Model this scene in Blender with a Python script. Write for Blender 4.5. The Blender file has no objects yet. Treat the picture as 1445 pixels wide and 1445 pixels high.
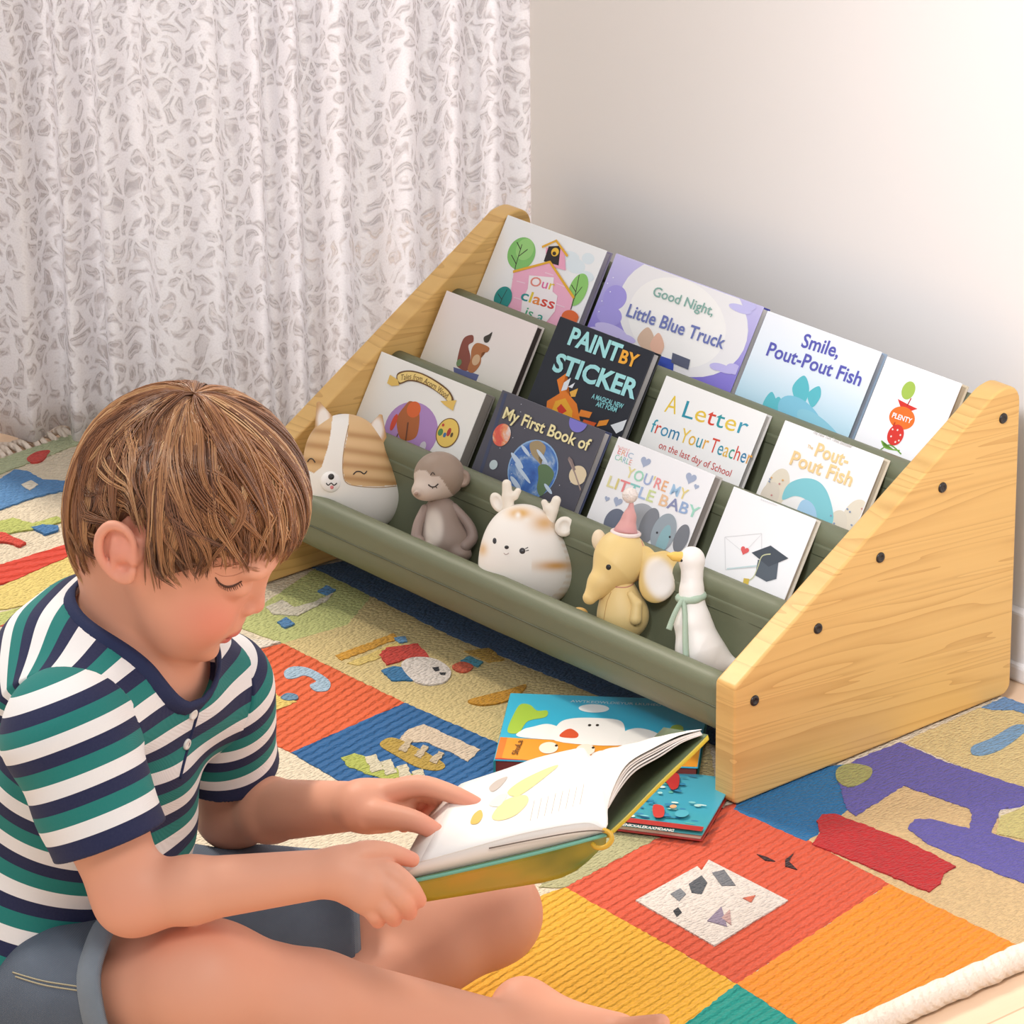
import bpy, bmesh, math, random
import numpy as np
from mathutils import Matrix, Vector
random.seed(7); rng = np.random.default_rng(11)
COL = bpy.context.scene.collection
# ------------------------------------------------------------------ camera frame
F = 6937.572593902804
CAM = np.array([3.8347268299277806, -2.9977699125669424, 2.095098197091836])
CR = np.array([0.663532732551276, 0.7481137888342158, -0.007076142250636118])
CU = np.array([-0.28290041569942054, 0.2596494626820411, 0.9233360771279451])
CF = np.array([-0.692597767560748, 0.610661866735628, -0.3839276193305534])
W, D, H, HF, T, DT = 0.756, 0.3912, 0.3358, 0.1253, 0.027, 0.0356   # the book rack: width, depth, height ...
Z3 = np.array([0., 0., 1.])
def ray(px, py): return CF + CR*(px-722.5)/F - CU*(py-722.5)/F
def un(px, py, axis, val):
    d = ray(px, py); return CAM + d*(val-CAM[axis])/d[axis]
def und(px, py, depth): return CAM + ray(px, py)*depth
def onplane(px, py, P0, n):
    d = ray(px, py); return CAM + d*(np.dot(np.array(P0)-CAM, n)/np.dot(d, n))
def nrm(v): v = np.array(v, float); return v/np.linalg.norm(v)
# ------------------------------------------------------------------ materials
def lin(h):
    if not isinstance(h, str): return tuple(h)[:3]
    h = h.lstrip('#'); c = [int(h[i:i+2], 16)/255 for i in (0, 2, 4)]
    return tuple(x/12.92 if x <= .04045 else ((x+.055)/1.055)**2.4 for x in c)
_mats = {}
class NT:
    """tiny node-tree helper"""
    def __init__(s, name):
        s.m = bpy.data.materials.new(name); s.m.use_nodes = True
        s.t = s.m.node_tree; s.n = s.t.nodes; s.l = s.t.links
        s.b = s.n['Principled BSDF']; s.out = s.n['Material Output']
    def new(s, typ, **kw):
        n = s.n.new(typ)
        for k, v in kw.items():
            if hasattr(n, k) and k not in n.inputs: setattr(n, k, v)
            else: n.inputs[k].default_value = v
        return n
    def link(s, a, b): s.l.new(a, b)
    def math(s, op, a, b=None, clamp=False):
        n = s.n.new('ShaderNodeMath'); n.operation = op; n.use_clamp = clamp
        for i, v in enumerate((a, b)):
            if v is None: continue
            if isinstance(v, (int, float)): n.inputs[i].default_value = v
            else: s.link(v, n.inputs[i])
        return n.outputs[0]
    def ramp(s, fac, stops, interp='LINEAR'):
        n = s.n.new('ShaderNodeValToRGB'); n.color_ramp.interpolation = interp
        e = n.color_ramp.elements
        while len(e) < len(stops): e.new(.5)
        for i, (p, c) in enumerate(stops): e[i].position = p; e[i].color = (*lin(c), 1)
        s.link(fac, n.inputs[0]); return n.outputs[0]
    def mix(s, fac, a, b, blend='MIX'):
        n = s.n.new('ShaderNodeMix'); n.data_type = 'RGBA'; n.blend_type = blend
        for inp, v in ((n.inputs[0], fac), (n.inputs[6], a), (n.inputs[7], b)):
            if isinstance(v, (int, float)): inp.default_value = v
            elif isinstance(v, (str, tuple)): inp.default_value = (*lin(v), 1)
            else: s.link(v, inp)
        return n.outputs[2]
    def coord(s, kind='Object', scale=(1, 1, 1), rot=(0, 0, 0)):
        c = s.n.new('ShaderNodeTexCoord'); m = s.n.new('ShaderNodeMapping')
        m.inputs['Scale'].default_value = scale; m.inputs['Rotation'].default_value = rot
        s.link(c.outputs[kind], m.inputs[0]); return m.outputs[0]
    def noise(s, vec, scale, detail=3, rough=.5, dist=0):
        n = s.n.new('ShaderNodeTexNoise'); n.inputs['Scale'].default_value = scale
        n.inputs['Detail'].default_value = detail; n.inputs['Roughness'].default_value = rough
        n.inputs['Distortion'].default_value = dist
        if vec is not None: s.link(vec, n.inputs['Vector'])
        return n.outputs[0]
    def attr(s, name):
        n = s.n.new('ShaderNodeAttribute'); n.attribute_name = name; return n
    def bump(s, h, strength=.3, dist=.001):
        n = s.n.new('ShaderNodeBump'); n.inputs['Strength'].default_value = strength
        n.inputs['Distance'].default_value = dist; s.link(h, n.inputs['Height'])
        s.link(n.outputs[0], s.b.inputs['Normal']); return n
    def col(s, c):
        i = s.b.inputs['Base Color']
        if isinstance(c, (str, tuple)): i.default_value = (*lin(c), 1)
        else: s.link(c, i)
    def set(s, **kw):
        for k, v in kw.items(): s.b.inputs[k.replace('_', ' ')].default_value = v
        return s
def flat(hexc, rough=.5, name=None):
    key = (hexc, rough)
    if key not in _mats:
        n = NT(name or 'paint_'+hexc.lstrip('#')); n.col(hexc); n.set(Roughness=rough); _mats[key] = n.m
    return _mats[key]
# ------------------------------------------------------------------ objects
MW = {}
def frame(o, M):
    """M: 4x4 numpy"""
    MW[o.name] = np.array(M, float); o.matrix_basis = Matrix(M.tolist())
def tf(loc=(0, 0, 0), X=(1, 0, 0), Y=(0, 1, 0), Z=(0, 0, 1)):
    M = np.eye(4); M[:3, 0] = X; M[:3, 1] = Y; M[:3, 2] = Z; M[:3, 3] = loc; return M
def tag(o, label=None, cat=None, group=None, kind=None):
    if label: o['label'] = label
    if cat: o['category'] = cat
    if group: o['group'] = group
    if kind: o['kind'] = kind
    return o
def thing(name, label, cat, M=None, group=None):
    o = bpy.data.objects.new(name, None); COL.objects.link(o); o.empty_display_size = .03
    frame(o, tf() if M is None else M)
    return tag(o, label, cat, group)
def mk(name, V, Fc, mats, parent=None, smooth=False, world=True, midx=None, attrs=None):
    V = np.asarray(V, float).reshape(-1, 3)
    if parent is not None and world:
        Mi = np.linalg.inv(MW[parent.name]); V = V@Mi[:3, :3].T + Mi[:3, 3]
    me = bpy.data.meshes.new(name)
    if isinstance(Fc, np.ndarray):
        n, k = Fc.shape
        me.vertices.add(len(V)); me.vertices.foreach_set('co', V.astype(np.float32).ravel())
        me.loops.add(n*k); me.loops.foreach_set('vertex_index', Fc.astype(np.int32).ravel())
        me.polygons.add(n); me.polygons.foreach_set('loop_start', np.arange(0, n*k, k, dtype=np.int32))
        me.update(calc_edges=True); me.validate()
    else:
        me.from_pydata(V.tolist(), [], Fc); me.update()
    return fin(name, me, mats, parent, smooth, midx, attrs)
def fin(name, me, mats, parent=None, smooth=False, midx=None, attrs=None):
    o = bpy.data.objects.new(name, me); COL.objects.link(o)
    for m in (mats if isinstance(mats, (list, tuple)) else [mats]): me.materials.append(m)
    if parent is not None:
        o.parent = parent
        MW[o.name] = MW[parent.name]
    else: MW[o.name] = np.eye(4)
    if smooth: me.polygons.foreach_set('use_smooth', np.ones(len(me.polygons), bool))
    if midx is not None: me.polygons.foreach_set('material_index', np.asarray(midx, np.int32))
    for k, v in (attrs or {}).items():
        v = np.asarray(v, np.float32)
        if v.ndim == 1:
            a = me.attributes.new(k, 'FLOAT', 'POINT'); a.data.foreach_set('value', v)
        else:
            a = me.attributes.new(k, 'FLOAT_COLOR', 'POINT')
            a.data.foreach_set('color', np.concatenate([v, np.ones((len(v), 1), np.float32)], 1).ravel())
    return o
def bm_obj(name, bm, mats, parent=None, smooth=False, M=None):
    """bm in parent-local space unless M"""
    me = bpy.data.meshes.new(name); bmesh.ops.recalc_face_normals(bm, faces=bm.faces); bm.to_mesh(me); bm.free()
    return fin(name, me, mats, parent, smooth)
def bm_box(bm, lo, hi, bevel=0, seg=2):
    lo = np.array(lo, float); hi = np.array(hi, float)
    r = bmesh.ops.create_cube(bm, size=1)
    for v in r['verts']: v.co = Vector(((np.array(v.co)+.5)*(hi-lo)+lo).tolist())
    if bevel:
        es = list({e for v in r['verts'] for e in v.link_edges})
        bmesh.ops.bevel(bm, geom=es, offset=bevel, segments=seg, profile=.5, affect='EDGES')
def box(name, lo, hi, mat, parent=None, bevel=0, seg=2, smooth=False):
    """box in parent-local (or world) coordinates"""
    bm = bmesh.new(); bm_box(bm, lo, hi, bevel, seg); return bm_obj(name, bm, mat, parent, smooth)
def prism(poly, lo, hi):
    """poly Nx2 -> verts/faces closed prism along local z"""
    n = len(poly); V = [(x, y, lo) for x, y in poly]+[(x, y, hi) for x, y in poly]
    Fc = [list(range(n))[::-1], list(range(n, 2*n))]+[[i, (i+1) % n, n+(i+1) % n, n+i] for i in range(n)]
    return V, Fc
def area2(P): P = np.asarray(P); x, y = P[:, 0], P[:, 1]; return .5*np.sum(x*np.roll(y, -1)-y*np.roll(x, -1))
def ccw(P): P = np.asarray(P, float); return P if area2(P) > 0 else P[::-1]
def ell(cx, cy, rx, ry, n=32, rot=0):
    a = np.linspace(0, 2*np.pi, n, endpoint=False); c, s = np.cos(rot), np.sin(rot)
    x, y = rx*np.cos(a), ry*np.sin(a)
    return np.stack([cx+c*x-s*y, cy+s*x+c*y], 1)
def spline(P, n=8, closed=False):
    """Catmull-Rom through the points P"""
    P = np.asarray(P, float); out = []; N = len(P)
    idx = range(N) if closed else range(N-1)
    g = (lambda i: P[i % N]) if closed else (lambda i: P[min(max(i, 0), N-1)])
    for i in idx:
        p0, p1, p2, p3 = g(i-1), g(i), g(i+1), g(i+2)
        for t in np.linspace(0, 1, n, endpoint=False):
            out.append(.5*((2*p1)+(-p0+p2)*t+(2*p0-5*p1+4*p2-p3)*t*t+(-p0+3*p1-3*p2+p3)*t**3))
    if not closed: out.append(P[-1])
    return np.array(out)
def ribbon2(P, w):
    P = np.asarray(P, float); t = np.gradient(P, axis=0); t /= np.linalg.norm(t, axis=1)[:, None]+1e-12
    n = np.stack([-t[:, 1], t[:, 0]], 1); w = np.broadcast_to(np.asarray(w, float), (len(P),))[:, None]
    return np.concatenate([P+n*w/2, (P-n*w/2)[::-1]])
def tube(P, R, seg=8, cap=True):
    """tube around a 3d polyline -> V,F(list)"""
    P = np.asarray(P, float); n = len(P); R = np.broadcast_to(np.asarray(R, float), (n,))
    t = np.gradient(P, axis=0); t /= np.linalg.norm(t, axis=1)[:, None]+1e-12
    a = nrm(np.cross(t[0], [0.13, .37, .92])); V = []
    for i in range(n):
        a = nrm(a-t[i]*np.dot(a, t[i])); b = np.cross(t[i], a)
        for k in range(seg):
            q = 2*np.pi*k/seg; V.append(P[i]+R[i]*(np.cos(q)*a+np.sin(q)*b))
    Fc = []
    for i in range(n-1):
        for k in range(seg):
            k2 = (k+1) % seg; Fc.append([i*seg+k, i*seg+k2, (i+1)*seg+k2, (i+1)*seg+k])
    if cap: Fc += [list(range(seg))[::-1], [(n-1)*seg+k for k in range(seg)]]
    return np.array(V), Fc
def merge(parts):
    V = []; Fc = []; o = 0
    for v, f in parts:
        v = np.asarray(v, float).reshape(-1, 3); V.append(v); Fc += [[i+o for i in q] for q in f]; o += len(v)
    return np.concatenate(V), Fc
def lathe(prof, seg=24):
    """profile (r,z) -> V,F around local z"""
    V = []; Fc = []; n = len(prof)
    for r, z in prof:
        for k in range(seg):
            q = 2*np.pi*k/seg; V.append((r*np.cos(q), r*np.sin(q), z))
    for i in range(n-1):
        for k in range(seg):
            k2 = (k+1) % seg; Fc.append([i*seg+k, i*seg+k2, (i+1)*seg+k2, (i+1)*seg+k])
    Fc += [list(range(seg))[::-1], [(n-1)*seg+k for k in range(seg)]]
    return np.array(V), Fc
# ------------------------------------------------------------------ lettering
def text_mesh(s, bold=.0, cidx=None, shear=0, spacing=1):
    cu = bpy.data.curves.new('t', 'FONT'); cu.body = s; cu.offset = bold; cu.shear = shear; cu.resolution_u = 3
    cu.space_character = spacing; cu.fill_mode = 'FRONT' if hasattr(cu, 'fill_mode') else cu.fill_mode
    if cidx:
        for i, k in enumerate(cidx): cu.body_format[i].material_index = k
        for k in range(max(cidx)+1): cu.materials.append(None)
    ob = bpy.data.objects.new('t', cu); COL.objects.link(ob)
    dg = bpy.context.evaluated_depsgraph_get(); me = bpy.data.meshes.new_from_object(ob.evaluated_get(dg))
    n = len(me.vertices); co = np.empty(n*3, np.float32); me.vertices.foreach_get('co', co); V = co.reshape(-1, 3).astype(float)
    Fc = [list(p.vertices) for p in me.polygons]; mi = [p.material_index for p in me.polygons]
    bpy.data.objects.remove(ob); bpy.data.curves.remove(cu); bpy.data.meshes.remove(me)
    return V, Fc, mi
# ------------------------------------------------------------------ signed distance modelling
BIG = 9.
def smin(a, b, k):
    h = np.clip(.5+.5*(b-a)/k, 0, 1); return b*(1-h)+a*h-k*h*(1-h)
def smax(a, b, k): return -smin(-a, -b, k)
def s_ell(P, c, r, B=None):
    q = P-np.asarray(c, float)
    if B is not None: q = q@np.asarray(B, float).T      # rows of B are the axes
    r = np.asarray(r, float); k0 = np.linalg.norm(q/r, axis=1); k1 = np.linalg.norm(q/(r*r), axis=1)
    return k0*(k0-1)/np.maximum(k1, 1e-9)
def s_cone(P, a, b, ra, rb):
    a = np.asarray(a, float); b = np.asarray(b, float); ba = b-a; L2 = ba@ba
    h = np.clip((P-a)@ba/L2, 0, 1); return np.linalg.norm(P-a-h[:, None]*ba, axis=1)-(ra+(rb-ra)*h)
def s_chain(P, pts, rad, k=.0):
    d = None
    for i in range(len(pts)-1):
        e = s_cone(P, pts[i], pts[i+1], rad[i], rad[i+1]); d = e if d is None else (smin(d, e, k) if k else np.minimum(d, e))
    return d
def s_plane(P, o, n): return (P-np.asarray(o, float))@nrm(n)
def near(P, lo, hi, m, fn):
    """evaluate fn only near the box lo..hi"""
    k = np.all((P > np.asarray(lo)-m) & (P < np.asarray(hi)+m), axis=1); o = np.full(len(P), BIG)
    if k.any(): o[k] = fn(P[k])
    return o
def sdf_mesh(fn, lo, hi, h, B=8, newton=1):
    lo = np.asarray(lo, float); nb = np.ceil((np.asarray(hi)-lo)/(h*B)).astype(int)
    I = np.stack(np.meshgrid(*[np.arange(n) for n in nb], indexing='ij'), -1).reshape(-1, 3)
    keep = np.abs(fn(lo+(I+.5)*h*B)) < h*B*1.35
    I = I[keep]; N = nb*B+1; A = np.full(N, BIG, np.float32)
    g = np.stack(np.meshgrid(*[np.arange(B+1)]*3, indexing='ij'), -1).reshape(-1, 3)
    for s in range(0, len(I), 400):
        idx = (I[s:s+400, None]*B+g[None]).reshape(-1, 3)
        A[idx[:, 0], idx[:, 1], idx[:, 2]] = fn(lo+idx*h)
    ok = A < BIG-1; ins = A < 0
    cs = [(i, j, k) for i in (0, 1) for j in (0, 1) for k in (0, 1)]
    sl = lambda M, c: M[c[0]:N[0]-1+c[0], c[1]:N[1]-1+c[1], c[2]:N[2]-1+c[2]]
    cnt = np.zeros(N-1, np.int8); allok = np.ones(N-1, bool)
    for c in cs: cnt += sl(ins, c); allok &= sl(ok, c)
    act = allok & (cnt > 0) & (cnt < 8); C = np.argwhere(act)
    vid = np.full(N-1, -1, np.int32); vid[act] = np.arange(len(C))
    acc = np.zeros((len(C), 3)); num = np.zeros(len(C))
    val = {c: A[C[:, 0]+c[0], C[:, 1]+c[1], C[:, 2]+c[2]].astype(float) for c in cs}
    for a in cs:
        for ax in range(3):
            if a[ax]: continue
            b = list(a); b[ax] = 1; va, vb = val[a], val[tuple(b)]
            m = (va < 0) != (vb < 0); t = np.where(m, va/np.where(m, va-vb, 1), 0)
            p = np.array(a, float)[None].repeat(len(C), 0); p[:, ax] += t
            acc[m] += p[m]; num[m] += 1
    V = lo+(C+acc/num[:, None])*h
    Q = []
    for ax in range(3):
        o1, o2 = [k for k in range(3) if k != ax]
        s1 = [slice(None)]*3; s2 = [slice(None)]*3; s1[ax] = slice(0, -1); s2[ax] = slice(1, None)
        a, b = ins[tuple(s1)], ins[tuple(s2)]
        E = np.argwhere((a != b) & ok[tuple(s1)] & ok[tuple(s2)])
        E = E[(E[:, o1] > 0) & (E[:, o2] > 0) & (E[:, o1] < N[o1]-1) & (E[:, o2] < N[o2]-1)]
        if not len(E): continue
        d1 = np.zeros(3, int); d1[o1] = 1; d2 = np.zeros(3, int); d2[o2] = 1
        f = lambda X: vid[X[:, 0], X[:, 1], X[:, 2]]
        q = np.stack([f(E-d1-d2), f(E-d2), f(E), f(E-d1)], 1); flip = ins[tuple(E.T)]
        if ax == 1: flip = ~flip
        q[~flip] = q[~flip][:, ::-1]; Q.append(q[(q >= 0).all(1)])
    Q = np.concatenate(Q)
    for _ in range(newton):
        e = h*.5; f0 = fn(V); G = np.stack([fn(V+np.eye(3)[i]*e)-fn(V-np.eye(3)[i]*e) for i in range(3)], 1)/(2*e)
        g2 = np.maximum((G*G).sum(1), .05); V = V-G*(np.clip(f0, -h, h)/g2)[:, None]
    return V, Q
# ================================================================== the room
XL, YB, FZ = -0.525, 0.452, -0.012      # curtain plane, back wall, floor level (the rug is 12 mm thick)
def wall_mat():
    n = NT('wall_paint'); v = n.coord('Object'); n.col(n.mix(n.math('MULTIPLY', n.noise(v, 3, 2), .25), '#F4EFEB', '#EEE8E3'))
    n.set(Roughness=.85); n.bump(n.noise(v, 220, 2), .06, .0008); return n.m
M_WALL = wall_mat()
def floor_mat():
    n = NT('pale_wood_planks'); v = n.coord('Object')
    br = n.new('ShaderNodeTexBrick'); n.link(n.coord('Object', rot=(0, 0, math.pi/2)), br.inputs['Vector'])
    for k, c in (('Color1', '#E3C3A4'), ('Color2', '#DDB995'), ('Mortar', '#B98E68')): br.inputs[k].default_value = (*lin(c), 1)
    br.inputs['Scale'].default_value = 1; br.inputs['Mortar Size'].default_value = .0012; br.inputs['Brick Width'].default_value = 1.2
    br.inputs['Row Height'].default_value = .11; br.offset = .37
    g = n.noise(n.coord('Object', (60, 2.5, 1)), 1, 5, .6, .4)
    n.col(n.mix(n.math('MULTIPLY', g, .45), br.outputs['Color'], '#F1DCC4')); n.set(Roughness=.42); n.bump(g, .1, .0006); return n.m
tag(box('floor', (-.8, -2.6, FZ-.05), (3.2, 1.3, FZ), floor_mat()), kind='structure')
tag(box('wall_back', (-.042, YB, FZ), (3.2, 1.3, 2.65), M_WALL), kind='structure')
m_trim = flat('#E8E4E2', .45, 'trim_white')
bm = bmesh.new(); bm_box(bm, (-.04, YB-.014, FZ), (3.2, YB, FZ+.075), .003); bm_box(bm, (-.04, YB-.02, FZ), (3.2, YB, FZ+.02), .004)
tag(bm_obj('baseboard_back', bm, m_trim), kind='structure')
# left wall and the slanted bay wall, each with a wide window
def wall_seg(name, A, B, t, z0, z1, u0, u1, zt=2.65):
    """wall from A to B (plan), thickness t outwards, opening u0..u1 along it and z0..z1"""
    A, B = np.array(A, float), np.array(B, float); L = np.linalg.norm(B-A); d = (B-A)/L; n = np.array([-d[1], d[0]]); M = tf((A[0], A[1], 0), (d[0], d[1], 0), (n[0], n[1], 0), (0, 0, 1))
    o = thing(name, None, None, M); tag(o, kind='structure'); me = bmesh.new()
    for lo, hi in (((0, 0, FZ), (L, t, z0)), ((0, 0, z1), (L, t, zt)), ((0, 0, z0), (u0, t, z1)), ((u1, 0, z0), (L, t, z1))): bm_box(me, lo, hi)
    w_ = bm_obj('wall_face', me, M_WALL, o); return M, L
def window(name, M, t, z0, z1, u0, u1, bars):
    o = thing(name, None, None, M); tag(o, kind='structure'); bm = bmesh.new(); y0, y1 = t*.45, t*.85; f = .04
    for lo, hi in [((u0, y0, z0), (u1, y1, z0+f)), ((u0, y0, z1-f), (u1, y1, z1)), ((u0, y0, z0+f), (u0+f, y1, z1-f)), ((u1-f, y0, z0+f), (u1, y1, z1-f))]+[((c-f/2, y0, z0+f), (c+f/2, y1, z1-f)) for c in bars]: bm_box(bm, lo, hi, .004)
    bm_obj('window_frame', bm, m_trim, o); e = [u0+f]+[c for c in bars]+[u1-f]
    for a, b in zip(e[:-1], e[1:]): box('pane', (a, t*.62, z0+f), (b, t*.66, z1-f), M_PANE, o)
def pane_mat():
    n = NT('clear_pane'); tr = n.new('ShaderNodeBsdfTransparent'); gl = n.new('ShaderNodeBsdfGlossy', Roughness=.02)
    mx = n.new('ShaderNodeMixShader'); mx.inputs[0].default_value = .05
    n.link(tr.outputs[0], mx.inputs[1]); n.link(gl.outputs[0], mx.inputs[2]); n.link(mx.outputs[0], n.out.inputs[0]); return n.m
M_PANE = pane_mat()
ML, LL = wall_seg('wall_left', (-.62, -2.6), (-.62, .10), .11, .12, 2.5, .5, 2.66)
window('window_1', ML, .11, .12, 2.5, .5, 2.66, [1.45])
MB_, LB = wall_seg('wall_bay', (-.62, .10), (-.043, .57), .11, .12, 2.5, .06, .69)
window('window_2', MB_, .11, .12, 2.5, .06, .69, [])
# ---- lace curtain
def lace_mat():
    n = NT('lace'); uv = n.attr('arc')          # arc = (arc length, height)
    sep = n.attr('arc').outputs['Vector']
    def vor(scale, feat, vec, rnd=1):
        t = n.new('ShaderNodeTexVoronoi'); t.feature = feat; t.inputs['Scale'].default_value = scale; t.inputs['Randomness'].default_value = rnd
        n.link(vec, t.inputs['Vector']); return t
    nz = n.new('ShaderNodeTexNoise'); nz.inputs['Scale'].default_value = 30; nz.inputs['Detail'].default_value = 1; n.link(sep, nz.inputs['Vector'])
    va = n.new('ShaderNodeVectorMath'); va.operation = 'SCALE'; va.inputs['Scale'].default_value = .045; n.link(nz.outputs['Color'], va.inputs[0])
    vb = n.new('ShaderNodeVectorMath'); vb.operation = 'ADD'; n.link(sep, vb.inputs[0]); n.link(va.outputs[0], vb.inputs[1]); vec = vb.outputs[0]
    st = n.new('ShaderNodeMapping'); st.inputs['Scale'].default_value = (1.15, .95, 1); n.link(vec, st.inputs[0])
    e = vor(40, 'DISTANCE_TO_EDGE', st.outputs[0]).outputs['Distance']
    ridge = n.math('SUBTRACT', 1, n.math('MULTIPLY', n.math('SUBTRACT', e, .10), 9, True), True)      # thick cords
    rid2 = n.math('SUBTRACT', 1, n.math('MULTIPLY', n.math('ABSOLUTE', n.math('SUBTRACT', e, .27)), 14, True), True)
    wv = n.new('ShaderNodeTexWave'); wv.wave_type = 'RINGS'; wv.inputs['Scale'].default_value = 24; wv.inputs['Distortion'].default_value = 5; wv.inputs['Detail'].default_value = 1.5
    n.link(vec, wv.inputs['Vector']); vein = n.math('MULTIPLY', n.math('SUBTRACT', wv.outputs[1], .55), 3.5, True)
    c = n.math('MAXIMUM', ridge, n.math('MAXIMUM', n.math('MULTIPLY', rid2, .8), n.math('MULTIPLY', vein, .7)))
    net = n.noise(sep, 420, 1)
    alpha = n.math('ADD', n.math('MULTIPLY', c, .33), n.math('ADD', n.math('MULTIPLY', n.math('SUBTRACT', net, .5), .35), .64), True)
    colr = n.mix(c, '#D6D0D1', '#FBFAFC')
    df = n.new('ShaderNodeBsdfDiffuse'); tl = n.new('ShaderNodeBsdfTranslucent'); tr = n.new('ShaderNodeBsdfTransparent')
    bp = n.new('ShaderNodeBump'); bp.inputs['Strength'].default_value = .5; bp.inputs['Distance'].default_value = .003; n.link(c, bp.inputs['Height'])
    n.link(bp.outputs[0], df.inputs['Normal'])
    for s_ in (df, tl): n.link(colr, s_.inputs['Color'])
    m1 = n.new('ShaderNodeMixShader'); m1.inputs[0].default_value = .5; n.link(df.outputs[0], m1.inputs[1]); n.link(tl.outputs[0], m1.inputs[2])
    m2 = n.new('ShaderNodeMixShader'); n.link(alpha, m2.inputs[0]); n.link(tr.outputs[0], m2.inputs[1]); n.link(m1.outputs[0], m2.inputs[2])
    n.link(m2.outputs[0], n.out.inputs[0]); return n.m
path = spline([(-.512, -.04), (-.510, .02), (-.495, .085), (-.40, .165), (-.22, .305), (-.085, .42), (-.058, .47), (-.057, .53)], 60)
cl = np.concatenate([[0], np.cumsum(np.linalg.norm(np.diff(path, axis=0), axis=1))]); su = np.arange(0, cl[-1], .0022)
path = np.stack([np.interp(su, cl, path[:, k]) for k in (0, 1)], 1); tg = np.gradient(path, axis=0); tg /= np.linalg.norm(tg, axis=1)[:, None]; nrml = np.stack([tg[:, 1], -tg[:, 0]], 1)
ph = (su+.02)/.060; wob = ph+.22*np.sin(ph*1.7)+.14*np.sin(ph*.61+1); fr = wob-np.floor(wob)
dep = np.where(fr < .55, np.sin(fr/.55*np.pi)**.55, -.6*np.sin((fr-.55)/.45*np.pi)**.8)*.027*np.interp(su, [0, cl[-1]-.09, cl[-1]-.04, cl[-1]], [1, 1, .3, .2])*(1+.25*np.sin(ph*.9)); dep = np.convolve(np.pad(dep, 2, 'edge'), np.ones(5)/5, 'valid')
ln = path+nrml*dep[:, None]; arc = np.concatenate([[0], np.cumsum(np.linalg.norm(np.diff(ln, axis=0), axis=1))]); ys = su
zs = np.linspace(.003, 2.3, 60); V = []; A = []
for k, z in enumerate(zs):
    s = .8+.2*(1-z/2.3); sh = s*(1+.08*np.sin(5*z+su*9)); q2 = path+nrml*(dep*sh)[:, None]+tg*(.003*np.sin(4*z+su*7))[:, None]; V += [(x, y, z) for x, y in q2]
    A += [(a, z, 0) for a in arc]
n_ = len(ys); Q = np.array([[k*n_+i, k*n_+i+1, (k+1)*n_+i+1, (k+1)*n_+i] for k in range(len(zs)-1) for i in range(n_-1)])
cur = mk('lace_curtain', V, Q, lace_mat(), smooth=True, attrs={'arc': np.array(A)})
tag(cur, 'white floral lace curtain hanging in pleats over the window', 'curtain')
md = cur.modifiers.new('thick', 'SOLIDIFY'); md.thickness = .0006
# ================================================================== the rug
RX0, RX1, RY0, RY1 = -.47, 1.155, -1.0, .385
def rug_mat(hexc, rib=0., rot=0., var=.5, scale=400.):
    key = ('rug', hexc, rib, rot)
    if key in _mats: return _mats[key]
    n = NT('wool_'+hexc.lstrip('#')); hexc = tuple(x**1.05*.84 for x in lin(hexc)); v = n.coord('Object', rot=(0, 0, rot))
    st = n.new('ShaderNodeMapping'); st.inputs['Scale'].default_value = (1, .5, 1); n.link(v, st.inputs[0])
    vo = n.new('ShaderNodeTexVoronoi'); vo.inputs['Scale'].default_value = scale; n.link(st.outputs[0], vo.inputs['Vector'])
    hgt = n.math('SUBTRACT', 1, vo.outputs['Distance'])
    if rib:
        w = n.new('ShaderNodeTexWave'); w.bands_direction = 'X'; w.inputs['Scale'].default_value = rib; w.inputs['Distortion'].default_value = 1.5
        w.inputs['Detail'].default_value = 1; w.inputs['Detail Scale'].default_value = 3; n.link(v, w.inputs['Vector'])
        hgt = n.math('ADD', n.math('MULTIPLY', hgt, .4), n.math('MULTIPLY', w.outputs[1], .85))
    nz = n.noise(v, 9, 3); c2 = n.mix(n.math('MULTIPLY', nz, var), hexc, tuple(x*.72 for x in lin(hexc)))
    c3 = n.mix(n.math('MULTIPLY', n.noise(v, 260, 1), .3), c2, tuple(min(1, x*1.25+.01) for x in lin(hexc)))
    n.col(c3); n.set(Roughness=.95); n.b.inputs['Sheen Weight'].default_value = .04; n.bump(hgt, .95, .003)
    _mats[key] = n.m; return n.m
rug = thing('patchwork_rug', 'colourful patchwork wool rug with a cream fringe lying on the wooden floor', 'rug')
box('rug_base', (RX0, RY0, FZ), (RX1, RY1, -.0022), rug_mat('#EADCC2'), rug, .004)
def jag(P, step=.0045, amp=.0011):
    P = np.asarray(P, float); out = []
    for i in range(len(P)):
        a, b = P[i], P[(i+1) % len(P)]; L = np.linalg.norm(b-a); k = max(1, int(L/step)); nrmv = np.array([-(b-a)[1], (b-a)[0]])/max(L, 1e-9)
        for j in range(k): out.append(a+(b-a)*j/k+(nrmv*random.uniform(-amp, amp) if j else 0))
    return np.array(out)
def clip(P):
    P = [tuple(p) for p in P]
    for ax, val, sg in ((0, RX0+.002, 1), (0, RX1-.002, -1), (1, RY0+.002, 1), (1, RY1-.002, -1)):
        o = []
        for i in range(len(P)):
            a, b = P[i], P[(i+1) % len(P)]; da, db = sg*(a[ax]-val), sg*(b[ax]-val)
            if da >= 0: o.append(a)
            if (da >= 0) != (db >= 0): t = da/(da-db); o.append((a[0]+(b[0]-a[0])*t, a[1]+(b[1]-a[1])*t))
        P = o
        if not P: break
    return P
PZ = [0]
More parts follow.
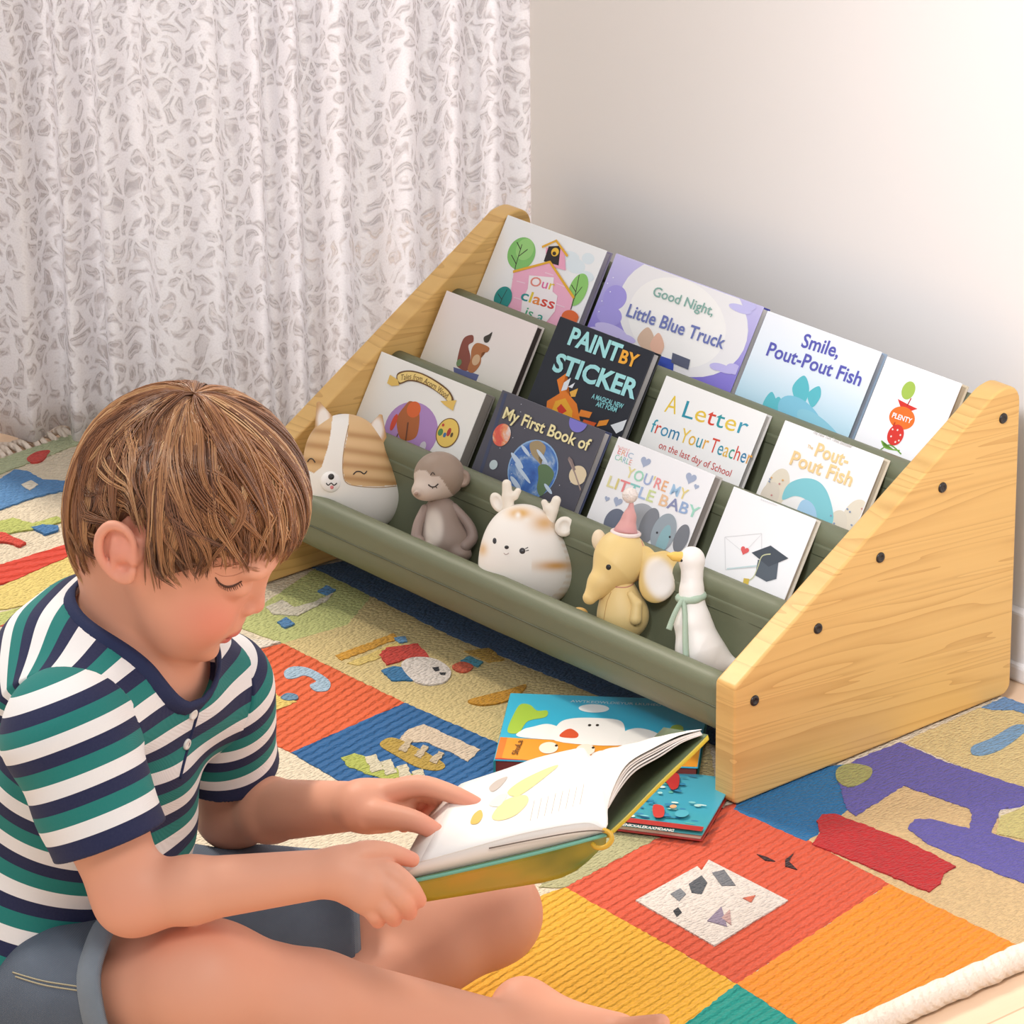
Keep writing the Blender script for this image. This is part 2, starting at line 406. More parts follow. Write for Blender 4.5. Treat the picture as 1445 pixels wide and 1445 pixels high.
def patch(name, pts, hexc, layer=0, rib=0, rot=0, curve=False, jagged=True, amp=.0011):
    P = np.array([un(x, y, 2, 0)[:2] for x, y in pts])
    if curve: P = spline(P, 6, True)
    P = clip(ccw(P))
    if len(P) < 3: return
    P = ccw(jag(P, amp=amp) if jagged else np.array(P)); PZ[0] += 1; z = -.0016+.0007*layer+PZ[0]*.000012
    V, Fc = prism(P, -.004, z); return mk(name, V, Fc, rug_mat(hexc, rib, rot), rug)
R90 = math.pi/2
# --- right / front
patch('wool_patch', [(1165, 1148), (1275, 1100), (1500, 1190), (1500, 1400), (1255, 1245), (1140, 1185)], '#DDBE8C')
patch('wool_patch', [(1275, 1045), (1400, 988), (1500, 1020), (1500, 1150), (1444, 1115)], '#DFC98F')
patch('wool_patch', [(985, 1150), (1040, 1130), (1255, 1245), (1040, 1386), (797, 1250), (880, 1190)], '#D95B3C', 0, 30, -.19)
patch('wool_patch', [(1255, 1245), (1500, 1362), (1300, 1520), (1130, 1445), (1040, 1386)], '#EC9226', 0, 28, -.19)
patch('wool_patch', [(797, 1250), (1040, 1386), (900, 1500), (300, 1560), (400, 1430), (620, 1320), (740, 1270)], '#EDB235', 0, 36, -.19)
patch('wool_patch', [(1040, 1386), (1175, 1475), (1100, 1560), (850, 1540), (955, 1452)], '#129A8E', 0, 30, -.19)
patch('wool_patch', [(1035, 1140), (1060, 1090), (1195, 1076), (1225, 1095), (1205, 1135), (1150, 1178), (1138, 1185)], '#1F77AE', 0)
patch('wool_motif', [(1195, 1140), (1180, 1090), (1209, 1070), (1270, 1046), (1332, 1073), (1470, 1118), (1440, 1136), (1412, 1140), (1399, 1174), (1500, 1205), (1500, 1262), (1420, 1236), (1310, 1190), (1281, 1168), (1290, 1155), (1312, 1154), (1368, 1168), (1372, 1148), (1368, 1140), (1275, 1107), (1208, 1150)], '#6A62AE', 1)
patch('wool_motif', [(1181, 1085), (1200, 1077), (1229, 1083), (1226, 1098), (1200, 1110), (1182, 1101)], '#A9A868', 2, curve=True)
patch('wool_motif', [(1372, 1052), (1400, 1040), (1432, 1022), (1450, 1026), (1425, 1048), (1398, 1062), (1374, 1064)], '#7FA6C8', 1, curve=True)
patch('wool_motif', [(1412, 1150), (1450, 1135), (1480, 1150), (1480, 1190), (1405, 1175)], '#D5C883', 1)
patch('wool_patch', [(1385, 997), (1418, 982), (1500, 1012), (1500, 1022), (1430, 1000), (1400, 1000)], '#6F97C4', 1)
patch('wool_motif', [(1152, 1158), (1160, 1149), (1178, 1148), (1200, 1156), (1280, 1186), (1349, 1222), (1332, 1232), (1328, 1246), (1311, 1258), (1225, 1222), (1146, 1190), (1158, 1174)], '#C4262B', 2)
patch('wool_motif', [(897, 1270), (984, 1222), (990, 1228), (1000, 1213), (1112, 1270), (1008, 1334)], '#E9DFD6', 2, jagged=False)
for pts, c in (([(946, 1262), (960, 1254), (968, 1262), (958, 1272)], '#8A8D92'), ([(972, 1248), (990, 1236), (998, 1246), (990, 1262), (976, 1260)], '#5C6066'), ([(1005, 1232), (1022, 1228), (1038, 1250), (1018, 1250)], '#7E8085'),
               ([(950, 1286), (957, 1281), (962, 1288), (955, 1294)], '#3B3D42'), ([(998, 1300), (1018, 1280), (1026, 1308)], '#9C8FA5'), ([(1018, 1296), (1030, 1284), (1032, 1306)], '#C9A6A2'), ([(1048, 1268), (1066, 1264), (1060, 1274)], '#D8765C')):
    patch('wool_motif', pts, c, 3, jagged=False)
for pts in ([(1068, 1204), (1082, 1208), (1094, 1214), (1080, 1213)], [(1108, 1212), (1120, 1203), (1113, 1214), (1125, 1226), (1108, 1221)]):
    patch('wool_motif', pts, '#3E1F22', 1, jagged=False)
patch('wool_patch', [(760, 1250), (797, 1250), (990, 1148), (880, 1170), (800, 1200)], '#BDB98C')
# --- middle, in front of the rack
patch('wool_patch', [(398, 906), (470, 860), (520, 830), (640, 895), (1000, 1045), (1010, 1100), (985, 1150), (830, 1180), (703, 1047), (571, 990)], '#DCC78E')
patch('wool_patch', [(300, 900), (445, 800), (530, 832), (490, 880), (398, 906), (330, 880)], '#C6CB86')
patch('wool_patch', [(300, 935), (398, 906), (571, 990), (411, 1060), (330, 1022), (240, 980)], '#DE6436', 0, 30, -.3)
patch('wool_patch', [(411, 1060), (571, 990), (703, 1047), (740, 1120), (600, 1160), (480, 1100)], '#22639A', 0, 30, -.2)
patch('wool_patch', [(440, 799), (486, 790), (1012, 1018), (1012, 1050), (985, 1040), (800, 962), (640, 898), (520, 838)], '#55779F', 0)
patch('wool_motif', [(401, 947), (412, 940), (432, 941), (452, 950), (466, 962), (462, 973), (445, 974), (437, 966), (446, 960), (430, 952), (416, 956), (404, 956)], '#A9C3D6', 1, curve=True)
patch('wool_motif', [(348, 968), (380, 970), (392, 981), (419, 989), (378, 1005), (340, 992)], '#E7CC72', 1)
patch('wool_motif', [(396, 984), (405, 978), (418, 980), (420, 986), (405, 988)], '#6F92AE', 2, curve=True)
patch('wool_motif', [(577, 1028), (598, 1021), (610, 1026), (640, 1040), (678, 1057), (660, 1074), (640, 1062), (600, 1046), (560, 1046)], '#D9C6AE', 1)
patch('wool_motif', [(536, 1050), (552, 1040), (580, 1050), (626, 1076), (618, 1086), (590, 1082), (560, 1066)], '#B99B45', 1, curve=True)
patch('wool_motif', [(481, 1068), (500, 1062), (540, 1076), (600, 1098), (580, 1108), (520, 1092), (490, 1080)], '#B6BE5E', 1)
for i in range(4): patch('wool_motif', [(515+i*22, 1068+i*7), (530+i*22, 1064+i*7), (540+i*20, 1086+i*4), (525+i*20, 1090+i*4)], '#D9D0B4', 2)
for i in range(3): patch('wool_motif', [(575+i*22, 1042+i*9), (583+i*22, 1045+i*9), (572+i*22, 1062+i*8), (562+i*22, 1058+i*8)], '#C9B79A', 2)
patch('wool_motif', [(473, 924), (556, 893), (563, 900), (482, 931)], '#D9A23A', 1)
patch('wool_motif', [(490, 935), (560, 905), (572, 914), (560, 920), (505, 938)], '#E5CB7A', 1)
patch('wool_motif', [(535, 924), (545, 914), (590, 908), (608, 930), (580, 928), (545, 938)], '#D0483C', 2)
patch('wool_motif', [(538, 946), (555, 940), (572, 942), (585, 960), (552, 960)], '#3F7FAE', 2)
patch('wool_motif', [(566, 938), (582, 928), (614, 930), (636, 946), (628, 962), (600, 966), (580, 958)], '#E9DFD6', 2, curve=True)
patch('wool_motif', [(610, 943), (619, 942), (620, 947), (614, 948)], '#33343A', 3, jagged=False); patch('wool_motif', [(620, 950), (629, 950), (628, 953), (622, 953)], '#33343A', 3, jagged=False)
patch('wool_motif', [(556, 900), (572, 898), (575, 905), (562, 907)], '#6FA0C8', 2); patch('wool_motif', [(638, 940), (652, 934), (668, 940), (658, 948), (645, 947)], '#D9684A', 2, curve=True)
patch('wool_motif', [(650, 932), (662, 926), (682, 934), (674, 941)], '#4F9AB0', 2); patch('wool_motif', [(655, 918), (690, 914), (712, 930), (690, 934)], '#C9A24A', 1)
patch('wool_motif', [(660, 989), (690, 980), (715, 974), (742, 966), (735, 978), (712, 990), (680, 995)], '#D19A2E', 2, curve=True)
patch('wool_motif', [(375, 856), (398, 846), (415, 856), (440, 850), (470, 836), (462, 846), (420, 868), (385, 866)], '#DED6C2', 1)
patch('wool_motif', [(448, 834), (460, 826), (474, 832), (462, 840)], '#5B8EBE', 2); patch('wool_motif', [(391, 878), (404, 871), (416, 880), (402, 886)], '#5B8EBE', 2)
# --- far left
patch('wool_patch', [(-60, 668), (130, 600), (240, 570), (246, 585), (130, 618), (-60, 690)], '#C5CDA6')
patch('wool_motif', [(38, 646), (52, 637), (70, 635), (66, 642), (58, 650), (44, 652)], '#D9534A', 1, curve=True)
patch('wool_motif', [(-20, 690), (20, 662), (38, 664), (60, 676), (92, 678), (95, 690), (50, 700), (0, 718), (-20, 724)], '#5F93C6', 1)
patch('wool_motif', [(30, 684), (44, 678), (54, 684), (42, 692)], '#EFE6D4', 2)
patch('wool_motif', [(-20, 740), (18, 730), (46, 738), (80, 728), (90, 734), (60, 744), (20, 750), (-20, 760)], '#C3CB72', 1)
patch('wool_motif', [(44, 744), (60, 740), (82, 742), (82, 748), (62, 754)], '#4C83B8', 2)
patch('wool_motif', [(-20, 750), (8, 752), (24, 760), (37, 766), (28, 771), (14, 766), (-20, 762)], '#DB4F3E', 2)
patch('wool_patch', [(-60, 815), (60, 778), (112, 762), (118, 775), (80, 792), (20, 818), (-60, 840)], '#D8452F', 1, 20, .3)
patch('wool_patch', [(-60, 850), (20, 818), (112, 775), (140, 800), (100, 822), (50, 850), (-60, 870)], '#EBD582', 0)
patch('wool_patch', [(-60, 880), (50, 850), (110, 815), (200, 850), (200, 900), (-60, 1000)], '#C9CF7E', 0)
patch('wool_motif', [(70, 826), (85, 820), (97, 824), (94, 836), (80, 834)], '#6FA3C8', 1); patch('wool_motif', [(-10, 890), (20, 872), (38, 872), (30, 886), (0, 898)], '#E8D9C4', 1)
patch('wool_motif', [(0, 884), (14, 876), (14, 886)], '#C9544A', 2)
patch('wool_patch', [(320, 905), (340, 900), (396, 905), (350, 920), (320, 930)], '#EDE3D2', 1)
# --- bound edge and fringe
n = NT('cream_cord'); v = n.coord('Object'); w = n.new('ShaderNodeTexWave'); w.bands_direction = 'DIAGONAL'; w.inputs['Scale'].default_value = 55; w.inputs['Distortion'].default_value = 2
n.link(v, w.inputs['Vector']); n.col(n.mix(n.math('MULTIPLY', n.noise(v, 30, 3), .6), '#EFE3D5', '#CDB9A6')); n.set(Roughness=.95); n.bump(n.math('ADD', w.outputs[1], n.noise(v, 400, 2)), .6, .002); M_CORD = n.m
py_ = np.arange(RY0, RY1+.001, .008); P = np.stack([RX1+.004+.0025*np.sin(py_*9)+rng.normal(0, .0006, len(py_)), py_, np.full(len(py_), .0005)], 1)
Vt, Ft = tube(P, .0125+rng.normal(0, .0004, len(py_)), 12); mk('bound_edge', Vt, Ft, M_CORD, rug, True)
for i in range(46):
    y = -.22+i*.0125+random.uniform(-.002, .002); a = random.uniform(-.004, .004); L = random.uniform(.03, .04)
    P = spline([(RX0+.006, y, -.003), (RX0-.008, y+a*.4, .001), (RX0-L*.7, y+a, -.004), (RX0-L, y+a*1.6, -.008)], 4)
    Vt, Ft = tube(P, np.interp(np.linspace(0, 1, len(P)), [0, .35, .8, 1], [.0035, .0042, .0048, .0025]), 7); mk('tassel', Vt, Ft, M_CORD, rug, True)
# ================================================================== the sling book rack
SCR = [(.0266, .1044), (.1115, .1549), (.1962, .2055), (.2817, .2558), (.3665, .3064)]    # dowel centres (y,z)
RT = .0125
def wood_mat():
    n = NT('pine_board'); v = n.coord('Object', (1, 1, 1), (.10, 0, 0))
    st = n.new('ShaderNodeMapping'); st.inputs['Scale'].default_value = (1.3, .85, 24); n.link(v, st.inputs[0])
    g = n.noise(st.outputs[0], 1.15, 2, .5, .6)
    rings = n.math('FRACT', n.math('MULTIPLY', g, 13))
    line = n.math('POWER', rings, 3.2)
    st2 = n.new('ShaderNodeMapping'); st2.inputs['Scale'].default_value = (60, 4, 240); n.link(v, st2.inputs[0]); fine = n.noise(st2.outputs[0], 1, 3, .6)
    c = n.mix(n.math('MULTIPLY', line, .62), '#DDB169', '#AF7833')
    c = n.mix(n.math('MULTIPLY', fine, .5), c, '#E8C27C')
    n.col(c); n.set(Roughness=.42); n.bump(n.math('ADD', line, n.math('MULTIPLY', fine, .6)), .08, .0006); return n.m
M_WOOD = wood_mat()
def leather(name, c, rough=.48):
    n = NT(name); v = n.coord('Object'); n.col(n.mix(n.math('MULTIPLY', n.noise(v, 14, 3), .3), c, tuple(x*.75 for x in lin(c)))); n.set(Roughness=rough)
    n.bump(n.math('ADD', n.noise(v, 900, 2), n.math('MULTIPLY', n.noise(v, 25, 2), 2)), .12, .0012); return n.m
M_GRN = leather('green_canvas', '#73785F')
rack = thing('book_rack', 'tiered wooden book rack with green fabric slings standing on the rug', 'bookshelf', tf((W/2, D/2, 0)))
def corner(P, i, r, n=6):
    P = np.array(P, float); p, a, b = P[i], P[i-1], P[(i+1) % len(P)]; u, v = nrm(a-p), nrm(b-p)
    ang = math.acos(np.clip(u@v, -1, 1)); d = r/math.tan(ang/2); c = p+nrm(u+v)*r/math.sin(ang/2); s, e = p+u*d-c, p+v*d-c
    a0, a1 = math.atan2(s[1], s[0]), math.atan2(e[1], e[0]); dl = (a1-a0+math.pi) % (2*math.pi)-math.pi
    return [c+r*np.array([math.cos(a0+dl*k/n), math.sin(a0+dl*k/n)]) for k in range(n+1)]
prof = [(0, 0), (D, 0), (D, H+.006), (D-DT, H), (0, HF)]
PP = []
for i, r_ in enumerate((.008, .012, .02, .03, .007)): PP += corner(prof, i, r_)
def panel(x0, x1):
    bm = bmesh.new(); vs = [bm.verts.new((x0-W/2, y-D/2, z)) for y, z in PP]; f = bm.faces.new(vs)
    e = bmesh.ops.extrude_face_region(bm, geom=[f]); vv = [g for g in e['geom'] if isinstance(g, bmesh.types.BMVert)]
    bmesh.ops.translate(bm, verts=vv, vec=(x1-x0, 0, 0)); bm.faces.ensure_lookup_table()
    ed = [q for q in bm.edges if abs(q.verts[0].co.x-q.verts[1].co.x) < 1e-6]
    bmesh.ops.bevel(bm, geom=ed, offset=.0025, segments=3, profile=.5, affect='EDGES')
    return bm_obj('side_panel', bm, M_WOOD, rack)
pL, pR = panel(0, T), panel(W-T, W)
m_scr, m_hole = flat('#2A2522', .35, 'dark_screw'), flat('#0D0B0A', .6, 'screw_socket')
for y, z in SCR:
    for pn, x, sg in ((pL, 0, -1), (pR, W, 1)):
        Vl, Fl = lathe([(.0001, .0014), (.0022, .0014), (.0024, .002), (.0048, .0018), (.0055, .0008), (.0056, -.002)], 20)
        Vl = np.stack([x+sg*Vl[:, 2], y+Vl[:, 0], z+Vl[:, 1]], 1); s = mk('screw', Vl, Fl, m_scr, pn, True)
        Vl, Fl = lathe([(.0001, .0019), (.0021, .0019), (.0021, .001)], 6); Vl = np.stack([x+sg*Vl[:, 2], y+Vl[:, 0], z+Vl[:, 1]], 1)
for y, z in SCR:
    Vt, Ft = tube([(T-.004, y, z), (W-T+.004, y, z)], .008, 20); mk('dowel', Vt, Ft, M_WOOD, rack, True)
def arcpts(c, r, a0, a1, n=14): return [(c[0]+r*math.cos(a), c[1]+r*math.sin(a)) for a in np.radians(np.linspace(a0, a1, n))]
SLB = [None]*4
for i in range(4):
    c0, c1 = np.array(SCR[i]), np.array(SCR[i+1]); deep = .052 if i == 0 else .043
    # fabric: from under the front dowel up around it, down the front, a round belly, up the back to the next dowel
    loop = arcpts(c0, RT, -40, 180, 18)
    b0 = c0+np.array([-RT*.9, -.03]); bot = c0+np.array([.030, -deep]); b1 = c1+np.array([-RT-.004, -.045])
    body = spline([np.array(loop[-1]), b0, c0+np.array([.002, -deep*.93]), bot, c0+np.array([.052, -deep*.78]), b1, c1+np.array([-RT-.0005, -.004])], 8)[1:]
    line = np.array(loop+[tuple(q) for q in body]); SLB[i] = c0[1]-deep
    xs_ = np.linspace(T+.0005, W-T-.0005, 25); V = []
    for x in xs_:
        sag = .0022*math.sin((x-T)/(W-2*T)*math.pi)
        for k, (y, z) in enumerate(line): V.append((x, y+(-.0004*math.sin(x*70+k) if k > 16 else 0), z-sag*(1 if k > 18 else .4)))
    m_ = len(line); Q = np.array([[a*m_+k, a*m_+k+1, (a+1)*m_+k+1, (a+1)*m_+k] for a in range(24) for k in range(m_-1)])
    o = mk('fabric_sling', V, Q, M_GRN, rack, True); md = o.modifiers.new('thick', 'SOLIDIFY'); md.thickness = .0016; md.offset = 0
    # stitched seam under the front hem
    Vt, Ft = tube([(T+.002, c0[0]-RT*.93-.0022, c0[1]-.0165), (W-T-.002, c0[0]-RT*.93-.0022, c0[1]-.0165)], .0008, 6); mk('seam', Vt, Ft, flat('#4E533E', .6), o)
y, z = SCR[4]; Vt, Ft = tube([(T+.001, y, z), (W-T-.001, y, z)], RT, 24); mk('fabric_hem', Vt, Ft, M_GRN, rack, True)
# ================================================================== books on the rack
LEAN = math.radians(30); EU = np.array([0, math.sin(LEAN), math.cos(LEAN)]); EN = np.array([0, -math.cos(LEAN), math.sin(LEAN)]); EX = np.array([1., 0, 0])
PX = 1/1480.; PXX = PX/.72
M_PAGES = {}
def pages_mat(c):
    if c not in M_PAGES:
        n = NT('page_edges'); v = n.coord('Object'); m = n.new('ShaderNodeMapping'); m.inputs['Scale'].default_value = (3, 3, 2400); n.link(v, m.inputs[0])
        n.col(n.mix(n.math('MULTIPLY', n.noise(m.outputs[0], 1, 2), .5), c, tuple(x*.6 for x in lin(c)))); n.set(Roughness=.8); M_PAGES[c] = n.m
    return M_PAGES[c]
def cover_mat(stops, axis=1, rough=.32, wash=0, ln=1.):
    """printed cover: stops along the cover height (0 bottom .. 1 top)"""
    if isinstance(stops, str): stops = [(0, stops), (1, stops)]
    n = NT('printed_cover'); tc = n.new('ShaderNodeTexCoord'); sp = n.new('ShaderNodeSeparateXYZ'); n.link(tc.outputs['Object'], sp.inputs[0])
    f = n.math('DIVIDE', sp.outputs[axis], ln); nz = n.noise(tc.outputs['Object'], 45, 4, .6)
    if wash: f = n.math('ADD', f, n.math('MULTIPLY', n.math('SUBTRACT', nz, .5), wash))
    n.col(n.ramp(f, stops)); n.set(Roughness=rough); return n.m
class Book:
    """cover frame: x right, y up the cover, z out of the cover (towards the reader)"""
    def __init__(s, label, M, w, h, th, cover, pages='#E9E4DC', spine=None, group=None, hard=True, cat='book', name='picture_book'):
        s.w, s.h, s.th, s.M = w, h, th, M
        s.o = thing(name, label, cat, M, group); c = .0016 if hard else .0005; s.k = 0; e = .0022 if hard else 0
        cm = cover if not isinstance(cover, (str, list)) else cover_mat(cover, ln=h)
        s.front = box('front_cover', (0, 0, -c), (w, h, 0), cm, s.o, .0005, 1)
        sm = flat(spine, .4) if spine else cm
        box('back_cover', (0, 0, -th), (w, h, -th+c), sm, s.o, .0005, 1)
        box('spine', (-.0006 if hard else 0, 0, -th+c), (c, h, -c), sm, s.o)
        box('page_block', (c, e, -th+c+.0001), (w-e, h-e, -c-.0001), pages_mat(pages), s.o)
    def uv(s, x, y):
        P = onplane(x, y, s.M[:3, 3], s.M[:3, 2])-s.M[:3, 3]; return np.array([P@s.M[:3, 0], P@s.M[:3, 1]])
    def pts(s, L): return np.array([s.uv(*p) for p in L])
    def clip(s, P):
        m = .0008; P = [tuple(p) for p in P]
        for ax, val, sg in ((0, m, 1), (0, s.w-m, -1), (1, m, 1), (1, s.h-m, -1)):
            o = []
            for i in range(len(P)):
                a, b = P[i], P[(i+1) % len(P)]; da, db = sg*(a[ax]-val), sg*(b[ax]-val)
                if da >= 0: o.append(a)
                if (da >= 0) != (db >= 0): t = da/(da-db); o.append((a[0]+(b[0]-a[0])*t, a[1]+(b[1]-a[1])*t))
            P = o
            if not P: return None
        return np.array(P)
    def poly(s, P, c, name='printed_shape', curve=False, local=False, mat=None):
        P = np.array(P, float) if local else s.pts(P)
        if curve: P = spline(P, 6, True)
        P = s.clip(ccw(P))
        if P is None or len(P) < 3: return
        s.k += 1; z = .00008+.00005*s.k; V = [(x, y, z) for x, y in P]
        bm = bmesh.new(); f = bm.faces.new([bm.verts.new(v) for v in V]); bmesh.ops.triangulate(bm, faces=[f])
        me = bpy.data.meshes.new(name); bm.to_mesh(me); bm.free(); return fin(name, me, mat or flat(c, .35), s.o)
    def ell(s, cx, cy, rx, ry, c, name='printed_shape', rot=0, n=36, mat=None):
        """pixel centre, radii in px measured across / up the cover"""
        u = s.uv(cx, cy); return s.poly(ell(u[0], u[1], rx*PXX, ry*PX, n, rot), c, name, local=True, mat=mat)
    def line(s, P, w, c, name='printed_line', curve=False):
        P = s.pts(P); P = spline(P, 6) if curve else P
        return s.poly(ribbon2(P, w*PX), c, name, local=True)
    def text(s, t, p0, p1, hpx, c, bold=.012, shear=0, name='title', up=None, spacing=1):
        """baseline from pixel p0 to p1, capital height in px"""
        cs = c if isinstance(c, list) else [c]; ci = None
        if len(cs) > 1:
            ci = []; k = 0
            for ch in t: ci.append(k % len(cs)); k += ch != ' '
        V, Fc, mi = text_mesh(t, bold, ci, shear, spacing); a, b = s.uv(*p0), s.uv(*p1); L = np.linalg.norm(b-a); x = (b-a)/L; y = np.array([-x[1], x[0]])
        s.k += 1; sx = L/(V[:, 0].max()-V[:, 0].min()); sy = hpx*PX/.69; q = (V[:, 0]-V[:, 0].min())[:, None]*sx*x+V[:, 1][:, None]*sy*y+a
        return mk(name, np.concatenate([q, np.full((len(q), 1), .0001+.00005*s.k)], 1), Fc, [flat(k, .35) for k in cs], s.o, world=False, midx=mi if ci else None)
    def heart(s, cx, cy, r, c):
        a = np.linspace(0, 2*np.pi, 30, endpoint=False); u = s.uv(cx, cy)
        return s.poly(np.stack([u[0]+r*PXX*.85*np.sin(a)**3, u[1]+r*PX*(13*np.cos(a)-5*np.cos(2*a)-2*np.cos(3*a)-np.cos(4*a))/16], 1), c, 'printed_heart', local=True)
def shelf_book(row, label, TL, TR, th, cover, **kw):
    y1, z1 = SCR[row+1]; n = EN; B0 = np.array([0, y1, z1])+EN*(RT+.0014+th+kw.pop('off', .0))       # a point of the front cover plane
    a, b = onplane(*TL, B0, n), onplane(*TR, B0, n); top = (a+b)/2
    a[0] = max(a[0], T+.0012); zb = SCR[row][1]-.027; h = (top[2]-zb)/EU[2]; w = b[0]-a[0]; o = np.array([a[0], 0, 0]); o[1:] = (top-EU*h)[1:]
    return Book(label, tf(o, EX, EU, EN), w, h, th, cover, group="picture books on the rack", **kw)
# ---------- top row
b = shelf_book(3, 'picture book with a pink schoolhouse between green trees, leftmost in the top row', (713, 304), (857, 352), .011, '#F3F4F4', pages='#B9B3BF', spine='#8E86A0')
for e in ((812, 375, 16, 12), (830, 365, 10, 9), (806, 362, 14, 8), (828, 390, 12, 8)): b.ell(*e, '#E2EDF2', 'cloud')
b.ell(736, 358, 22, 27, '#83C56C', 'tree_crown'); b.ell(741, 352, 14, 18, '#9AD27C', 'tree_crown')
for L in ([(724, 395), (728, 375), (737, 345)], [(729, 373), (722, 360)], [(732, 362), (745, 352)], [(735, 352), (730, 342)]): b.line(L, 1.5, '#3C3226', 'branch')
b.ell(816, 409, 14, 27, '#8FCB6C', 'tree_crown'); b.line([(806, 437), (812, 418), (818, 388)], 1.5, '#3C3226', 'branch'); b.line([(812, 418), (822, 405)], 1.3, '#3C3226', 'branch'); b.line([(813, 412), (807, 402)], 1.3, '#3C3226', 'branch')
b.poly([(771, 350), (797, 351), (799, 382), (771, 374)], '#F0A9C4', 'tower'); b.poly([(775, 348), (792, 347), (789, 375), (768, 369)], '#231A1B', 'window'); b.ell(784, 356, 6, 7, '#F2C23C', 'bell'); b.ell(783, 358, 3, 3, '#3A2A16', 'bell')
b.poly([(726, 384), (778, 371), (810, 420), (803, 448), (790, 470), (716, 445)], '#F2B2CB', 'schoolhouse')
for L in ([(730, 397), (742, 400)], [(770, 385), (782, 389)], [(786, 400), (798, 405)], [(726, 420), (736, 423)], [(786, 430), (798, 434)], [(728, 438), (738, 441)]): b.line(L, 1.6, '#F7D2E0', 'brick')
b.line([(725, 384), (777, 370), (811, 421)], 4.4, '#E7AE2D', 'roof'); b.line([(766, 349), (786, 340), (802, 362)], 4, '#E7AE2D', 'roof')
b.poly([(748, 389), (783, 392), (781, 412), (788, 418), (784, 440), (772, 455), (768, 458), (736, 446), (738, 424), (746, 408)], '#F7EFF0', 'title_panel')
b.text('Our', (748, 403), (782, 410), 15, ['#E58A7A', '#E06A9E', '#E5C53E'], .01); b.text('class', (735, 423), (782, 437), 17, ['#19908F', '#E4C93C', '#E98A3A', '#D9432F', '#D9433F'], .014); b.text('is a', (741, 446), (766, 455), 15, ['#47A67A', '#47A67A', '#2E9E8C'], .01)
b.ell(711, 421, 14, 19, '#1F8F8B', 'bush'); b.line([(704, 437), (710, 422), (717, 409)], 1.4, '#20343A', 'branch'); b.line([(710, 424), (704, 415)], 1.2, '#20343A', 'branch'); b.ell(806, 449, 14, 12, '#E2672B', 'bush')
bk_class = b
b = shelf_book(3, 'wide lavender picture book with a large pale moon, second in the top row', (869, 358), (1078, 432), .012, [(0, '#7267C9'), (.35, '#8D80D6'), (.7, '#B3ABE2'), (1, '#C9C3EC')], spine='#3B3F8E')
b.ell(963, 448, 104, 86, '#EEECEC', 'moon', -.1); b.ell(955, 455, 78, 66, '#F6F4F0', 'moon', -.1)
for e in ((868, 420, 18, 20), (860, 445, 20, 16)): b.ell(*e, '#A49AE0', 'cloud')
for e in ((862, 466, 26, 9), (885, 478, 14, 6), (845, 470, 18, 8)): b.ell(*e, '#C9C0EE', 'cloud')
for e in ((1045, 436, 18, 6), (1058, 432, 10, 6)): b.ell(*e, '#C7C3EE', 'cloud')
for e in ((1020, 520, 18, 6), (1036, 521, 12, 8), (1010, 518, 9, 5)): b.ell(*e, '#C4BCEC', 'cloud')
for p in ((858, 400), (850, 425), (866, 392), (846, 440), (862, 412)): b.ell(*p, 1, 1, '#F4F2FF', 'star', n=8)
b.poly([(890, 505), (930, 520), (990, 545), (960, 575), (880, 540)], '#A99E8C', 'hill', True); b.poly([(900, 480), (915, 462), (925, 482), (918, 500)], '#D8B9A0', 'leaf', True); b.poly([(918, 488), (930, 470), (938, 488), (930, 502)], '#E8B9A0', 'leaf', True)
b.poly([(926, 500), (952, 509), (950, 532), (920, 526)], '#3F55B4', 'block'); b.poly([(950, 498), (975, 508), (972, 522), (948, 512)], '#5A5F74', 'block')
b.text('Good Night,', (921, 417), (1006, 446), 15, '#86AFA4', .012); b.text('Little Blue Truck', (884, 446), (1021, 493), 20, '#6D78B2', .016)
b = shelf_book(3, 'pale blue picture book with violet title lettering, third in the top row', (1083, 438), (1244, 497), .011, [(0, '#9CCBE0'), (.3, '#BFDFEC'), (.62, '#E4EFF6'), (1, '#F1F4F9')], pages='#AEB6C2', spine='#93A5B8')
for L in ([(1076, 575), (1090, 553), (1100, 590)], [(1086, 580), (1100, 560), (1110, 595)], [(1118, 548), (1135, 530), (1142, 552), (1130, 575)], [(1140, 556), (1156, 545), (1158, 560), (1146, 575)]): b.poly(L, '#5FBFC9', 'seaweed', True)
b.ell(1130, 592, 40, 26, '#83C6DC', 'wave', -.3); b.ell(1160, 612, 46, 18, '#8FCBDC', 'wave', -.3)
b.text('Smile,', (1130, 489), (1182, 505), 21, '#5B5CB2', .018); b.text('Pout-Pout Fish', (1081, 501), (1213, 545), 21, '#5B5CB2', .018)
b = shelf_book(3, 'white book with an orange, red and green vegetable stack, rightmost in the top row', (1252, 502), (1357, 542), .013, '#F3F3F4', pages='#CDBFA6', spine='#CDBFA6')
b.ell(1282, 551, 9, 14, '#A6C354', 'leaf'); b.poly([(1267, 563), (1282, 571), (1295, 577), (1286, 580), (1272, 578)], '#D8332A', 'pepper'); b.line([(1286, 562), (1280, 573)], 2, '#B02A22', 'stalk')
b.ell(1273, 590, 18, 17, '#EA7426', 'orange'); b.line([(1240, 637), (1256, 628), (1272, 641)], 2, '#6C9A3A', 'vine', True); b.line([(1244, 622), (1250, 632), (1270, 636)], 2, '#7FB046', 'vine', True); b.ell(1264, 614, 11, 16, '#D9352B', 'tomato')
for p in ((1260, 606), (1267, 607), (1271, 614), (1258, 616), (1264, 624), (1269, 622)): b.ell(*p, 1.2, 1.6, '#F7DCD2', 'seed', n=8)
b.line([(1261, 601), (1264, 596)], 2, '#C33A24', 'stalk'); b.text('PLENTY', (1259, 589), (1286, 598), 7.5, '#FFFFFF', .02)
